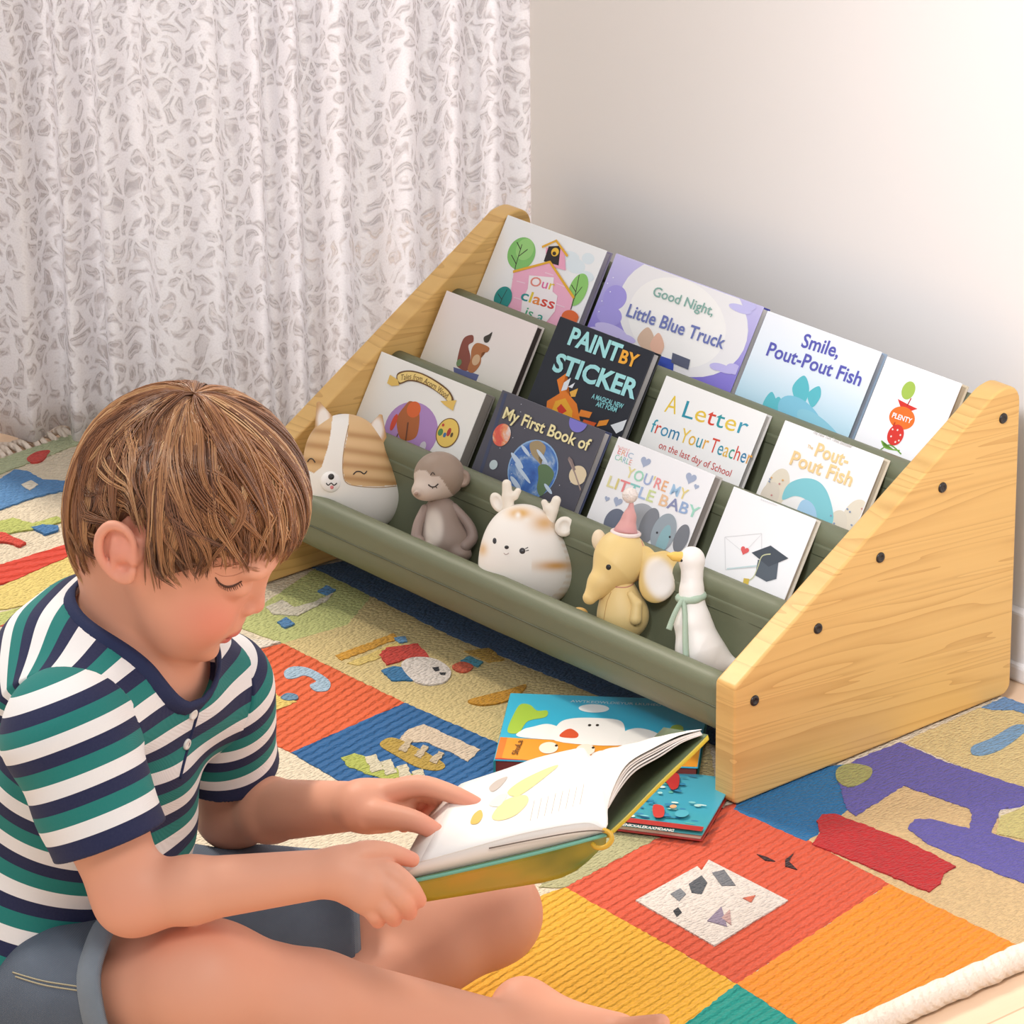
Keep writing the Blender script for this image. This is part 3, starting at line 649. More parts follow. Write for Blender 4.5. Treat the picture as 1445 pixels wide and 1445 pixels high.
# ---------- middle row
b = shelf_book(2, 'cream book with a small brown animal drawing, leftmost in the middle row', (630, 410), (759, 459), .012, [(0, '#E5E6D6'), (.5, '#F0E8E0'), (1, '#EFE3E0')], pages='#4A3F3C', spine='#D8CFC8')
b.poly([(640, 518), (676, 529), (668, 548), (642, 540)], '#5E6796', 'pedestal'); b.poly([(645, 510), (650, 488), (656, 476), (667, 473), (668, 482), (661, 488), (664, 505), (660, 523), (646, 518)], '#8E4A3A', 'animal', True)
b.poly([(664, 508), (666, 492), (674, 484), (690, 490), (688, 497), (680, 498), (678, 514), (668, 526), (660, 522)], '#B5713F', 'animal', True); b.poly([(683, 476), (690, 472), (695, 469), (690, 482), (684, 483)], '#3A3328', 'bird', True); b.ell(672, 508, 6, 9, '#D9B48C', 'animal'); b.ell(648, 512, 4, 6, '#6E8A5A', 'leaf')
b = shelf_book(2, 'black activity book with orange flame shapes and pale blue capitals', (790, 447), (924, 496), .012, '#1D202B', pages='#C9C6C4', spine='#14161E')
b.poly([(770, 590), (772, 566), (790, 555), (786, 536), (800, 526), (793, 545), (804, 558), (814, 570), (820, 600)], '#F0831F', 'paper_scrap'); b.poly([(776, 586), (784, 566), (798, 562), (808, 580), (806, 600)], '#F6B32C', 'paper_scrap'); b.poly([(786, 576), (792, 570), (800, 580), (790, 586)], '#D9361E', 'paper_scrap')
for L, c in (([(804, 553), (816, 548), (812, 560), (806, 560)], '#F3B548'), ([(796, 540), (806, 533), (800, 550), (792, 552)], '#E9EDF0'), ([(820, 578), (836, 582), (832, 590), (816, 587)], '#F08A2A'), ([(846, 594), (860, 592), (856, 600), (842, 602)], '#EE9428'), ([(824, 592), (842, 597), (836, 606), (820, 602)], '#D95A22'), ([(862, 600), (886, 592), (892, 600), (870, 612)], '#E9EDF0'), ([(802, 546), (812, 540), (808, 548)], '#EDEFF2')): b.poly(L, c, 'paper_scrap')
b.text('PAINT', (801, 485), (872, 511), 27, '#A5E3E4', .035); b.text('BY', (873, 511), (898, 519), 20, '#F2AE38', .03); b.text('STICKER', (779, 522), (896, 563), 28, '#A5E3E4', .035)
b.text('A MAGICAL NEW', (835, 562), (879, 577), 7.5, '#8FD6DA', .02, name='subtitle'); b.text('ART FORM', (841, 573), (870, 582), 7.5, '#8FD6DA', .02, name='subtitle')
b = shelf_book(2, 'white book with multicoloured brush lettering, third in the middle row', (940, 530), (1082, 584), .010, '#F6F5F2', pages='#BDBAB6', spine='#D6D3CE')
b.text('A', (937, 581), (953, 585), 28, '#E9C83F', -.005); b.text('Letter', (962, 588), (1052, 614), 26, ['#2A93A8', '#E8C544', '#D9452F', '#2A9AA0', '#E9C94A', '#3B9CB4'], .0)
b.text('from', (917, 609), (956, 622), 21, ['#2A9AB0', '#D9452F', '#3A8FB4', '#2A7FA8'], 0); b.text('Your', (958, 623), (997, 635), 22, ['#EFCB4C', '#E8B93E', '#2A93A8', '#EDAE3A'], 0); b.text('Teacher', (1000, 637), (1058, 656), 22, ['#D9452F', '#2A93A8', '#E8B93E', '#3AA08A', '#D9452F', '#2A7FA8', '#E8A53E'], 0)
b.text('on the last day of School', (929, 632), (1030, 673), 11, '#C93A36', 0, name='subtitle')
b = shelf_book(2, 'white book with pale yellow title and teal arch, rightmost in the middle row', (1108, 592), (1247, 647), .012, [(0, '#ECE7DC'), (.45, '#F7F5F2'), (1, '#F8F7F6')], pages='#D8CDB8', spine='#D8CDB8')
b.ell(1096, 690, 16, 32, '#E5DAC4', 'mound'); b.ell(1086, 700, 13, 22, '#DDD2C0', 'mound'); b.ell(1205, 736, 18, 34, '#E7DCC6', 'mound'); b.ell(1180, 742, 14, 24, '#E2D8C4', 'mound')
b.poly([(1104, 705), (1112, 684), (1134, 675), (1156, 680), (1170, 700), (1176, 735), (1160, 760), (1150, 750), (1150, 725), (1138, 706), (1122, 700)], '#86CBD2', 'arch', True); b.poly([(1128, 712), (1140, 706), (1152, 722), (1150, 760), (1120, 750)], '#A9CFE8', 'arch', True)
for i in range(22):
    q = random.choice([(1096, 690, 12, 22), (1205, 734, 13, 24), (1182, 742, 10, 18)]); b.ell(q[0]+random.uniform(-1, 1)*q[2], q[1]+random.uniform(-1, 1)*q[3]*.8, 1.5, 1.5, random.choice(['#C98B86', '#8E9CB4', '#D9A86A']), 'dot', n=8)
b.text('The New York Times Bestseller', (1148, 612), (1203, 633), 5, '#B9B5B0', 0, name='subtitle'); b.text('The', (1140, 632), (1148, 635), 5, '#EBCB8E', .01); b.text('Pout-', (1150, 643), (1196, 659), 20, '#F0D095', .018); b.text('Pout Fish', (1115, 655), (1201, 687), 21, '#F0D095', .018)
# ---------- bottom book row
b = shelf_book(1, 'thick white book with a purple oval and yellow banner, leftmost in the lowest row', (527, 495), (687, 552), .016, '#F4F2EC', pages='#A09A92', spine='#77726C')
b.ell(580, 608, 43, 46, '#B58DC8', 'oval'); b.poly([(566, 620), (560, 592), (572, 572), (580, 566), (590, 574), (592, 596), (586, 618)], '#B5652F', 'tree', True); b.ell(584, 578, 11, 13, '#E2692C', 'tree_crown'); b.ell(556, 596, 4, 14, '#D84A2E', 'leaf'); b.line([(576, 596), (572, 628)], 3, '#6E3D20', 'trunk'); b.line([(562, 612), (558, 622)], 2.4, '#5A3A2A', 'trunk'); b.ell(597, 630, 5, 8, '#D5CFD8', 'stone')
b.ell(632, 611, 18, 24, '#7A5224', 'badge_rim'); b.ell(632, 611, 16.5, 22.5, '#EFCB62', 'badge')
for e in ((622, 610, 4, 6, '#4F8A4A'), (634, 610, 3, 7, '#B8392C'), (628, 614, 2.4, 4, '#3F6FA0'), (638, 614, 2, 4, '#5A4A2A'), (626, 600, 2, 2.5, '#C9443A')): b.ell(*e, 'badge_drawing', n=14)
arcT = [(561, 528), (575, 523), (594, 526), (616, 537), (634, 551), (641, 565)]; arcB = [(635, 570), (628, 562), (612, 550), (594, 541), (578, 538), (563, 542)]
b.poly(arcT+arcB, '#6E4A1E', 'ribbon_banner', True); sh = lambda L, a: [(x+(598-x)*a, y+(548-y)*a*.5+.4) for x, y in L]
b.poly([(562, 530), (575, 525), (594, 528), (615, 539), (632, 552), (638, 563), (634, 567), (627, 560), (611, 548), (594, 539), (578, 536), (565, 540)], '#F2D585', 'ribbon_banner', True)
b.poly([(548, 538), (551, 529), (562, 536), (564, 544), (553, 545), (547, 541)], '#E8C264', 'ribbon_end'); b.poly([(633, 566), (645, 565), (642, 572), (640, 580), (628, 572), (622, 566)], '#E8C264', 'ribbon_end')
for t, p0, p1 in (('Tales', (566, 537), (581, 535)), ('from', (583, 536), (596, 539)), ('Acorn', (598, 541), (615, 550)), ('Wood', (617, 552), (631, 563))): b.text(t, p0, p1, 9.5, '#7A5A2C', 0)
b = shelf_book(1, 'dark grey space book with the Earth and planets, in the lowest book row', (708, 552), (855, 606), .012, [(0, '#4C4B57'), (1, '#55535C')], pages='#C9C6C6', spine='#3D4668')
b.line([(714, 555), (678, 668)], 7, '#434A66', 'hinge')
def globe_mat(nm, a, b_, c, sc):
    n = NT(nm); v = n.coord('Object'); n.col(n.ramp(n.noise(v, sc, 6, .65, .5), [(.3, a), (.48, b_), (.56, c), (.7, '#E8EEF2')])); n.set(Roughness=.35); return n.m
b.ell(752, 662, 38, 46, '#8FB4DC', 'planet'); b.ell(752, 663, 36.5, 44.5, '', 'planet', mat=globe_mat('earth_print', '#2C4F9C', '#4173BE', '#6F93C4', 34))
b.poly([(748, 626), (760, 622), (770, 630), (768, 640), (760, 646), (764, 656), (758, 650), (750, 640)], '#A9946E', 'continent', True); b.poly([(760, 658), (772, 656), (782, 668), (776, 684), (764, 700), (758, 690), (760, 674)], '#5F7A54', 'continent', True)
for e in ((730, 650, 14, 4), (738, 668, 18, 3), (765, 644, 12, 3), (742, 636, 10, 3), (728, 682, 12, 4), (774, 690, 9, 3)): b.ell(*e, '#C9DAEC', 'cloud', -.4)
b.ell(708.5, 614, 13.5, 18, '', 'planet', mat=globe_mat('mars_print', '#D8453E', '#E86A54', '#F0A070', 40)); b.ell(697, 656, 6.2, 7.6, '#C9DADB', 'planet'); b.ell(817, 595, 14, 17, '#7F78CC', 'planet')
b.ell(816, 671, 13, 15, '#E6D3B0', 'planet'); b.line([(803, 648), (812, 668), (822, 697)], 2.6, '#A58F86', 'planet_ring'); b.line([(803, 646), (807, 650), (812, 664)], 4, '#8E7B76', 'planet_ring')
for i in range(18): b.ell(random.uniform(700, 840), random.uniform(570, 700), .7, .7, '#DAD9E4', 'star', n=6)
b.text('My First Book of', (710, 590), (831, 637), 18, '#F3E6AE', .022)
b = shelf_book(1, 'white baby book with pastel capitals and grey animal heads, third in the lowest book row', (873, 615), (1009, 671), .013, '#F6F5F6', pages='#A29A94', spine='#BDB6B0')
b.text('The World of', (871, 632), (888, 637), 4, '#E9A09A', 0, name='author'); b.text('ERIC', (871, 640), (892, 648), 8.5, ['#E58B8B', '#E9A57E', '#D98BA8', '#9FB8D0'], .0, name='author'); b.text('CARLE', (867, 648), (890, 657), 8.5, ['#8FCFC0', '#9FCFA0', '#8FC0CF', '#8FCFC0', '#E5A090'], .0, name='author')
for x, y, r_ in ((911, 652, 9), (975, 675, 9.5), (983, 687, 4.5), (872, 708, 8), (857, 704, 4.5)): b.heart(x, y, r_, '#A9B4CC')
b.text("YOU'RE MY", (882, 672), (968, 706), 16, ['#EADFA0', '#A5DCC0', '#A5B4D8', '#E9D58A', '#EE9A9A', '#F0B88A', '#A9CBE6', '#EAD890'], .012)
b.text('LITTLE BABY', (856, 686), (984, 732), 17, ['#E6DFA5', '#E0D28A', '#EE8F8F', '#8FCFC8', '#A9BFE0', '#D5E0A0', '#F0C8A0', '#8E94B8', '#9DB5D8', '#A8DCC8'], .014)
b.ell(868, 738, 16, 22, '#6F7688', 'grey_ear'); b.ell(905, 733, 22, 24, '#A9ACB2', 'grey_head'); b.ell(916, 742, 13, 28, '#85888F', 'grey_ear'); b.ell(962, 760, 10, 22, '#7E8188', 'grey_ear'); b.ell(937, 752, 17, 30, '#9FAAB2', 'grey_head'); b.ell(936, 764, 8, 26, '#94BBC2', 'grey_trunk'); b.ell(928, 752, 1.6, 1.8, '#3A3A40', 'eye', n=10); b.ell(946, 758, 1.6, 1.8, '#3A3A40', 'eye', n=10)
b = shelf_book(1, 'plain white book with a graduation cap and a heart on an envelope', (1035, 687), (1152, 732), .009, '#F6F6F6', pages='#D8D0C0', spine='#D8D0C0')
[b.line(L, 1.2, '#DADADA', 'envelope_outline') for L in ([(1023, 758), (1075, 753)], [(1075, 753), (1075, 800)], [(1075, 800), (1024, 804)], [(1024, 804), (1023, 758)])]; [b.line(L, 1, '#E2E2E2', 'envelope_flap') for L in ([(1023, 758), (1050, 780)], [(1050, 780), (1075, 754)])]; b.line([(1026, 803), (1072, 798)], 2.2, '#C9DCDD', 'envelope_shade'); b.heart(1051, 777, 7, '#E0605F')
b.poly([(1070, 790), (1099, 792), (1096, 817), (1082, 821), (1066, 812)], '#5A636C', 'cap'); b.poly([(1061, 780), (1088, 770), (1113, 788), (1085, 800)], '#49515A', 'cap_board'); b.line([(1088, 782), (1076, 785), (1070, 800), (1064, 814), (1056, 820)], 1.8, '#C9CBA0', 'tassel_cord', True); b.poly([(1050, 816), (1058, 817), (1056, 827), (1049, 823)], '#D9BE55', 'tassel'); b.text('bestseller', (1074, 706), (1098, 715), 3, '#D8D8D8', 0, name='subtitle')
# ---------- the two books lying on the rug
def lying(label, A, B_, C_, th, cover, **kw):
    """A near-left, B near-right, C far-left top corners in the photo; lies flat on the rug"""
    z = th+.001; a, b2, c = un(*A, 2, z), un(*B_, 2, z), un(*C_, 2, z); x = nrm(b2-a); y = np.array([-x[1], x[0], 0])
    return Book(label, tf(a, x, y, Z3), np.linalg.norm(b2-a), abs((c-a)@y), th, cover, **kw)
PX = PXX = 1/1500.
b = lying('blue picture book with white clouds over an orange band, lying on the rug', (697, 1072), (985, 1083), (727, 978), .016, [(0, '#2FA9CC'), (.6, '#38B3D4'), (1, '#42B8D8')], pages='#8A3A34', spine='#2E8E8E')
b.poly([(694, 1085), (700, 1040), (990, 1056), (990, 1100)], '#E79A2E', 'band'); b.poly([(690, 1090), (696, 1069), (760, 1074), (990, 1083), (990, 1100)], '#B5322C', 'band'); b.poly([(690, 1070), (700, 1040), (716, 1041), (708, 1070)], '#E07A2A', 'band')
b.poly([(716, 1032), (726, 1006), (735, 994), (748, 995), (758, 1003), (772, 1003), (770, 1012), (745, 1018), (732, 1034)], '#A3C544', 'leaf_shape', True)
b.ell(838, 1000, 23, 15, '#EFF3F2', 'cloud'); b.poly([(732, 1040), (738, 1030), (752, 1026), (772, 1022), (790, 1028), (800, 1044)], '#F1EFEA', 'cloud', True); b.poly([(784, 1046), (788, 1022), (810, 1014), (850, 1014), (876, 1018), (882, 1032), (880, 1052)], '#F4F1EC', 'cloud', True); b.poly([(876, 1050), (880, 1034), (900, 1028), (925, 1034), (940, 1048)], '#F1EFEA', 'cloud', True)
b.poly([(790, 1040), (796, 1032), (806, 1029), (816, 1036), (812, 1042)], '#D9562E', 'red_shape', True); b.ell(832, 1024, 2.5, 4, '#2A2420', 'dot'); b.ell(843, 1024, 2.5, 4, '#2A2420', 'dot')
for x, y in ((774, 1056), (826, 1059)): b.ell(x, y, 14, 20, '#F3E6D4', 'spot'); b.ell(x+11, y-3, 2.2, 4, '#3A2A20', 'dot')
b.ell(955, 1030, 10, 16, '#9DB84A', 'leaf_shape')
b.text('AWTKEOWLDIEYUR LKUHEOTZ', (805, 992), (945, 998), 8, '#DDEEF0', 0, name='lettering'); b.text('ShuLa', (730, 1066), (738, 1046), 9, '#5A3018', .01, name='lettering')
bk_blue = b
b = lying('small teal picture book with red spots and a red spine, lying beside the rack', (846, 1160), (991, 1178), (866, 1078), .0075, [(0, '#3E9AA0'), (.5, '#3F9DB4'), (1, '#4BA3B6')], pages='#D8C8B4', spine='#A82A26')
for i in range(60):
    x, y = random.uniform(862, 990), random.uniform(1092, 1165); b.ell(x, y, random.uniform(3, 9), random.uniform(1.5, 4), random.choice(['#7FC3C6', '#2F7FA6', '#A9D6D2', '#5FB0A0', '#CFE3DA', '#2E86A8']), 'fleck', n=10)
b.poly([(935, 1100), (945, 1094), (958, 1097), (957, 1114), (948, 1118), (942, 1110)], '#B8302E', 'red_shape', True); b.poly([(922, 1140), (936, 1142), (936, 1156), (923, 1156)], '#C23A34', 'red_shape', True); b.ell(962, 1152, 10, 12, '#4FA8B8', 'ring'); b.ell(950, 1142, 5, 6, '#E0A878', 'dot')
b.poly([(840, 1166), (846, 1153), (993, 1171), (993, 1184)], '#A82A26', 'band'); b.text('DAENKXALEKAXMDANG', (868, 1168), (950, 1178), 8, '#F1E6DC', .01, name='lettering')
bk_teal = b
# ================================================================== toys sitting in the front sling
def toy_mat(nm='soft_vinyl', rough=.5):
    n = NT(nm); n.col(n.attr('tint').outputs['Color']); n.set(Roughness=rough); n.b.inputs['Sheen Weight'].default_value = .1
    n.bump(n.noise(n.coord('Object'), 420, 2), .06, .0006); return n.m
M_TOY = toy_mat()
def inpoly(x, y, P):
    P = np.asarray(P, float); r = np.zeros(len(x), bool); j = len(P)-1
    for i in range(len(P)):
        a, b = P[i], P[j]; c = (a[1] > y) != (b[1] > y); r ^= c & (x < (b[0]-a[0])*(y-a[1])/(b[1]-a[1]+1e-12)+a[0]); j = i
    return r
class Toy:
    """modelled in photo pixels around (cx,cy): x right, y down, z towards the viewer"""
    def __init__(s, name, label, cx, cy, yw, group=None):
        c = un(cx, cy, 1, yw); s.s = float((c-CAM)@CF)/F; s.c = np.array([cx, cy, 0.])
        s.M = tf(c, CR*s.s, -CU*s.s, -CF*s.s); base = c-Z3*.03
        s.o = thing(name, label, 'toy', tf(c)); s.o['group'] = 'soft toys in the front sling'; s.fn = None
    def w(s, P): P = np.asarray(P, float)-s.c; return P@s.M[:3, :3].T+s.M[:3, 3]
    def part(s, name, fn, lo, hi, tint, parent=None, h=1.7, mat=None):
        V, Q = sdf_mesh(fn, np.array([*lo, -70.]), np.array([*hi, 75.]), h)
        t = tint(V) if callable(tint) else np.tile(lin(tint), (len(V), 1))
        s.fn = s.fn or fn
        return mk(name, s.w(V), Q[:, ::-1], mat or M_TOY, parent or s.o, True, attrs={'tint': t})
    def surf(s, x, y, fn=None):
        fn = fn or s.fn; z = 74.
        for _ in range(80): z = max(z-float(fn(np.array([[x, y, z]], float))[0])*.85, -30.)
        return np.array([x, y, z])
    def stroke(s, name, pts, r, c, parent=None, fn=None):
        P = np.array([s.surf(x, y, fn) for x, y in spline(pts, 4)]); P[:, 2] += r*.3; Vt, Ft = tube(P, r, 6); return mk(name, s.w(Vt), Ft, flat(c, .4), parent or s.o, True)
    def dot(s, name, x, y, rx, ry, c, parent=None, fn=None, th=2.):
        p = s.surf(x, y, fn); e = .8; a = np.linspace(0, 2*np.pi, 18, endpoint=False); V = [p+[0, 0, th*.6]]; Fc = []
        for k, rr in ((.6, .85), (1., .3)):
            for q_ in a:
                z_ = s.surf(x+rx*k*math.cos(q_), y+ry*k*math.sin(q_), fn)[2]; V.append([x+rx*k*math.cos(q_), y+ry*k*math.sin(q_), z_+th*(.6*rr if k < 1 else -.25)])
        Fc = [[0, 1+(i+1) % 18, 1+i] for i in range(18)]+[[1+i, 1+(i+1) % 18, 19+(i+1) % 18, 19+i] for i in range(18)]
        return mk(name, s.w(np.array(V)), Fc, flat(c, .3), parent or s.o, True)
def tin(V, base, *areas):
    """areas: (weight array, colour)"""
    t = np.tile(lin(base), (len(V), 1))
    for w, c in areas: w = np.clip(np.asarray(w, float), 0, 1)[:, None]; t = t*(1-w)+np.array(lin(c))*w
    return t
def gz(V, x, y, rx, ry): return np.exp(-(((V[:, 0]-x)/rx)**2+((V[:, 1]-y)/ry)**2))
Y0 = .0725
# --- corgi
t = Toy('plush_corgi', 'round tan and white striped dog toy with pointed ears, leftmost toy in the front sling', 497, 670, Y0)
def f_cor(P):
    d = s_ell(P, (499, 695, 2), (71, 60, 38)); d = smin(d, s_ell(P, (487, 642, 2), (57, 58, 36)), 34)
    d = smax(d, -(np.abs(P[:, 2])-.0+50-0*d), 1) if False else d
    return d
RP = [(493, 560), (492, 613), (486, 640), (485, 660), (488, 679), (498, 685), (530, 687), (580, 683), (600, 560)]; LP = [(380, 560), (470, 585), (468, 610), (464, 632), (455, 660), (444, 668), (432, 662), (380, 640)]
def t_cor(V):
    x, y, z = V.T; f = z > -12; br = (inpoly(x, y, RP) | inpoly(x, y, LP)) & f; back = (z <= -12)*1.
    st = np.exp(-((y-612-.12*(x-480))/5.)**2)+np.exp(-((y-634-.14*(x-480))/5.5)**2)+np.exp(-((y-655-.1*(x-480))/5.)**2)+np.exp(-((y-674-.1*(x-480))/4.5)**2)
    return tin(V, '#F1ECE4', (br*1., '#DDB784'), (back, '#CDA06A'), (br*st*.75, '#AD7B45'), (back*np.sin(y*.33)**2*.6, '#A87643'))
b_ = t.part('body', f_cor, (410, 560), (590, 775), t_cor, h=1.15)
def ear(a, b, ra, rb, k=2.0):
    a, b = np.array(a, float), np.array(b, float)
    return lambda P: s_cone((P-a)*[1, 1, k]+a, a, b, ra, rb)/1.2
for a, b, ra in (((462, 606, 6), (450, 570, 2), 19), ((528, 618, 4), (537, 588, 8), 20)):
    fe = ear(a, b, ra, 3.5); c0 = (np.array(a)*.55+np.array(b)*.45)
    t.part('ear', fe, (min(a[0], b[0])-26, b[1]-10), (max(a[0], b[0])+26, a[1]+26), lambda V, c0=c0: tin(V, '#C99A62', (np.exp(-(((V[:, 0]-c0[0])/9)**2+((V[:, 1]-c0[1]-2)/17)**2)**2)*(V[:, 2] > c0[2])*1.3, '#F0E6DC')))
def f_muz(P): return s_ell(P, (469, 680, 39.5), (15.5, 15, 7))
t.part('muzzle', f_muz, (448, 660), (490, 700), '#F3F0EC'); t.dot('nose', 469, 673, 5, 5, '#2A2828', fn=f_muz, th=4)
t.stroke('mouth', [(462, 682), (465, 685), (469, 682), (473, 685), (477, 682)], .8, '#2E2624', fn=f_muz); t.dot('tongue', 470, 688, 3, 3, '#E58B8E', fn=f_muz)
t.stroke('eye', [(435, 652), (438, 648), (442, 648), (446, 653)], .9, '#2E2624'); t.stroke('eye', [(500, 670), (504, 666), (510, 666), (515, 669), (519, 665)], .9, '#2E2624'); t.stroke('seam', [(493, 600), (487, 632), (485, 660), (489, 680), (505, 686), (535, 688), (560, 686)], .6, '#B79468')
# --- monkey
t = Toy('monkey_figure', 'grey brown monkey toy with closed eyes sitting second from left in the front sling', 625, 715, Y0)
def f_mh(P):
    d = s_ell(P, (620, 671, 4), (36, 34, 32)); d = smin(d, s_ell(P, (602, 692, 18), (21, 15, 18)), 10); return smin(d, s_ell(P, (588, 697, 33), (4.5, 4, 4)), 3)
HP = [(584, 668), (592, 663), (603, 665), (609, 672), (620, 672), (628, 682), (634, 692), (640, 700), (632, 710), (610, 716), (585, 708), (578, 690)]
t.part('head', f_mh, (575, 630), (664, 720), lambda V: tin(V, '#9A8676', (inpoly(V[:, 0], V[:, 1], HP)*(V[:, 2] > 3), '#CDBDB0'), (gz(V, 588, 697, 5, 5), '#A8907F')))
def f_mb(P):
    d = s_ell(P, (628, 766, 0), (39, 30, 30)); d = smin(d, s_ell(P, (622, 735, 0), (27, 36, 24)), 18); d = smin(d, s_ell(P, (598, 776, 18), (14, 10, 14)), 8); return smin(d, s_ell(P, (650, 782, 16), (16, 11, 14)), 8)
t.part('body', f_mb, (575, 695), (685, 805), lambda V: tin(V, '#98857A', (np.exp(-(((V[:, 0]-612)/14)**2+((V[:, 1]-745)/27)**2)**3)*(V[:, 2] > 3), '#D6CABF')), None)
for pts in ([(640, 716, 6), (660, 738, 10), (667, 758, 14), (656, 771, 20)], [(600, 718, 6), (591, 738, 14), (588, 757, 18), (592, 764, 20)]):
    P_ = spline(np.array(pts, float), 4); t.part('arm', lambda P, P_=P_: s_chain(P, P_, np.linspace(6.5, 8.5, len(P_))), (570, 700), (690, 790), '#96837A')
fe = lambda P: smax(s_ell(P, (652, 675, 9), (12, 13, 6)), -s_ell(P, (653, 676, 16), (7, 8, 5)), 2); t.part('ear', fe, (634, 655), (672, 695), lambda V: tin(V, '#8F7A6C', (gz(V, 653, 676, 6, 7), '#B9A394')))
t.stroke('eyebrow', [(608, 671), (611, 667), (614, 670)], .8, '#4A3C34', fn=f_mh); t.stroke('eye', [(605, 684), (609, 687), (614, 687), (619, 683)], 1., '#3A2E28', fn=f_mh)
for a, b in (((611, 687), (611, 690)), ((615, 686), (617, 689))): t.stroke('eyelash', [a, b], .6, '#3A2E28', fn=f_mh)
t.dot('nose', 588, 697, 3.5, 3, '#9C8272', fn=f_mh)
# --- deer
t = Toy('plush_deer', 'round cream fawn toy with little antlers, middle toy in the front sling', 742, 780, Y0)
def f_de(P):
    d = s_ell(P, (744, 806, 2), (67, 56, 39)); return smin(d, s_ell(P, (737, 765, 3), (53, 54, 36)), 34)
def t_de(V):
    x, y, z = V.T; sp = 1-np.clip(gz(V, 731, 727, 4, 5)+gz(V, 744, 735, 5, 4), 0, 1)
    return tin(V, '#F2EDE6', (gz(V, 733, 724, 17, 8)*1.1*sp, '#D9A85C'), (gz(V, 768, 738, 18, 12)*.9, '#D2A05A'), (gz(V, 785, 798, 30, 7)*.95*(x > 750), '#CF9646'), (gz(V, 681, 775, 7, 9)*.8, '#DDB06A'), ((x > 775)*.35*np.sin(y*.36+1)**2*(z < 25), '#D2B48A'), ((z < -8)*.7*np.sin(y*.3)**2, '#D9B887'), (gz(V, 800, 850, 16, 14)*.8, '#D9A85C'))
t.part('body', f_de, (665, 700), (825, 875), t_de)
fa = [[(718, 718, 2), (716, 700, 2), (715, 683, 2)], [(718, 702, 2), (726, 700, 4), (731, 693, 4)]], [[(775, 736, 10), (780, 720, 11), (785, 706, 12)], [(778, 724, 11), (772, 718, 12), (768, 709, 12)]]
for A in fa: t.part('antler', lambda P, A=A: smin(s_chain(P, np.array(A[0], float), [8.5, 7.5, 6.5], 2), s_chain(P, np.array(A[1], float), [6, 5.5, 4.5], 2), 4), (700, 672), (800, 750), '#F0E7D8')
for c, r_, rot in (((702, 709, 0), (9.5, 15, 6), -.45), ((796, 743, 27), (13.5, 14.5, 6), .3)):
    B_ = np.array([[math.cos(rot), math.sin(rot), 0], [-math.sin(rot), math.cos(rot), 0], [0, 0, 1]])
    fe = lambda P, c=c, r_=r_, B_=B_: smax(s_ell(P, c, r_, B_), -s_ell(P, np.array(c)+[0, 0, 7], np.array(r_)*[.62, .66, 1], B_), 2); t.part('ear', fe, (c[0]-18, c[1]-20), (c[0]+18, c[1]+20), lambda V, c=c: tin(V, '#EDE4D6', (gz(V, c[0], c[1], 8, 9)*.6, '#FBF7F2')))
t.dot('eye', 698, 763, 3.2, 5, '#3C3A3C'); t.dot('eye', 737, 777, 5, 5, '#3C3A3C'); t.dot('nose', 715, 772, 3.6, 3, '#2E2A2A', th=3); t.stroke('mouth', [(711, 780), (714, 782), (718, 780)], .6, '#B9A9A4')
for a, b in (((741, 774), (745, 772)), ((742, 777), (746, 776))): t.stroke('eyelash', [a, b], .6, '#3C3A3C')
# --- elephant
t = Toy('elephant_figure', 'yellow elephant toy wearing a pink party hat, fourth from left in the front sling', 880, 805, Y0)
def f_el(P):
    d = s_ell(P, (876, 787, 0), (38, 40, 33)); d = smin(d, s_chain(P, np.array([(866, 802, 8), (848, 822, 12), (832, 843, 16)], float), [29, 18, 10], 8), 12); return d
seam_ = lambda V: np.exp(-((V[:, 0]-(906+(V[:, 1]-790)*.03))/1.6)**2)
t.part('head', f_el, (812, 735), (925, 862), lambda V: tin(V, '#E3C684', (gz(V, 860, 830, 16, 8)*.45, '#D0AE6E')))
f_eb = lambda P: smin(smin(s_ell(P, (879, 868, 0), (37, 36, 29)), s_ell(P, (874, 838, 0), (24, 28, 22)), 16), s_ell(P, (850, 893, 14), (16, 12, 14)), 8)
t.part('body', f_eb, (830, 805), (925, 915), '#E2C788'); t.part('foot', lambda P: s_ell(P, (817, 866, -14), (13, 9, 10)), (797, 848), (837, 884), '#D9AE62')
t.part('arm', lambda P: s_chain(P, np.array([(889, 838, 22), (898, 852, 26), (896, 873, 27)], float), [5, 7.5, 9], 2), (870, 825), (920, 890), '#E2C788')
B_ = np.array([[math.cos(-.35), -math.sin(-.35), 0], [math.sin(-.35), math.cos(-.35), 0], [0, 0, 1]])
fe = lambda P: smax(smin(s_ell(P, (930, 814, 18), (28, 38, 7), B_), s_ell(P, (908, 788, 12), (16, 18, 8)), 8), -s_ell(P, (931, 817, 26), (22, 31, 5), B_), 2)
t.part('ear', fe, (890, 765), (970, 860), lambda V: tin(V, '#DDBE78', (np.exp(-((((V[:, 0]-931)*.94-(V[:, 1]-817)*.34)/21.5)**2+(((V[:, 1]-817)*.94+(V[:, 0]-931)*.34)/31)**2)**4)*(V[:, 2] > 16), '#F3EEE8')))
t.part('ear', lambda P: s_ell(P, (845, 762, -4), (10, 15, 8)), (830, 742), (860, 782), '#E6D3B4'); t.dot('eye', 858, 800, 4.2, 4.6, '#22201F', fn=f_el, th=3)
t.stroke('seam', [(905, 763), (909, 780), (909, 797), (900, 818), (885, 828), (868, 828)], .7, '#C9837A', fn=lambda P: np.minimum(f_el(P), f_eb(P))); t.stroke('seam', [(862, 835), (856, 850), (852, 872), (850, 888)], .5, '#B9935A', fn=f_eb)
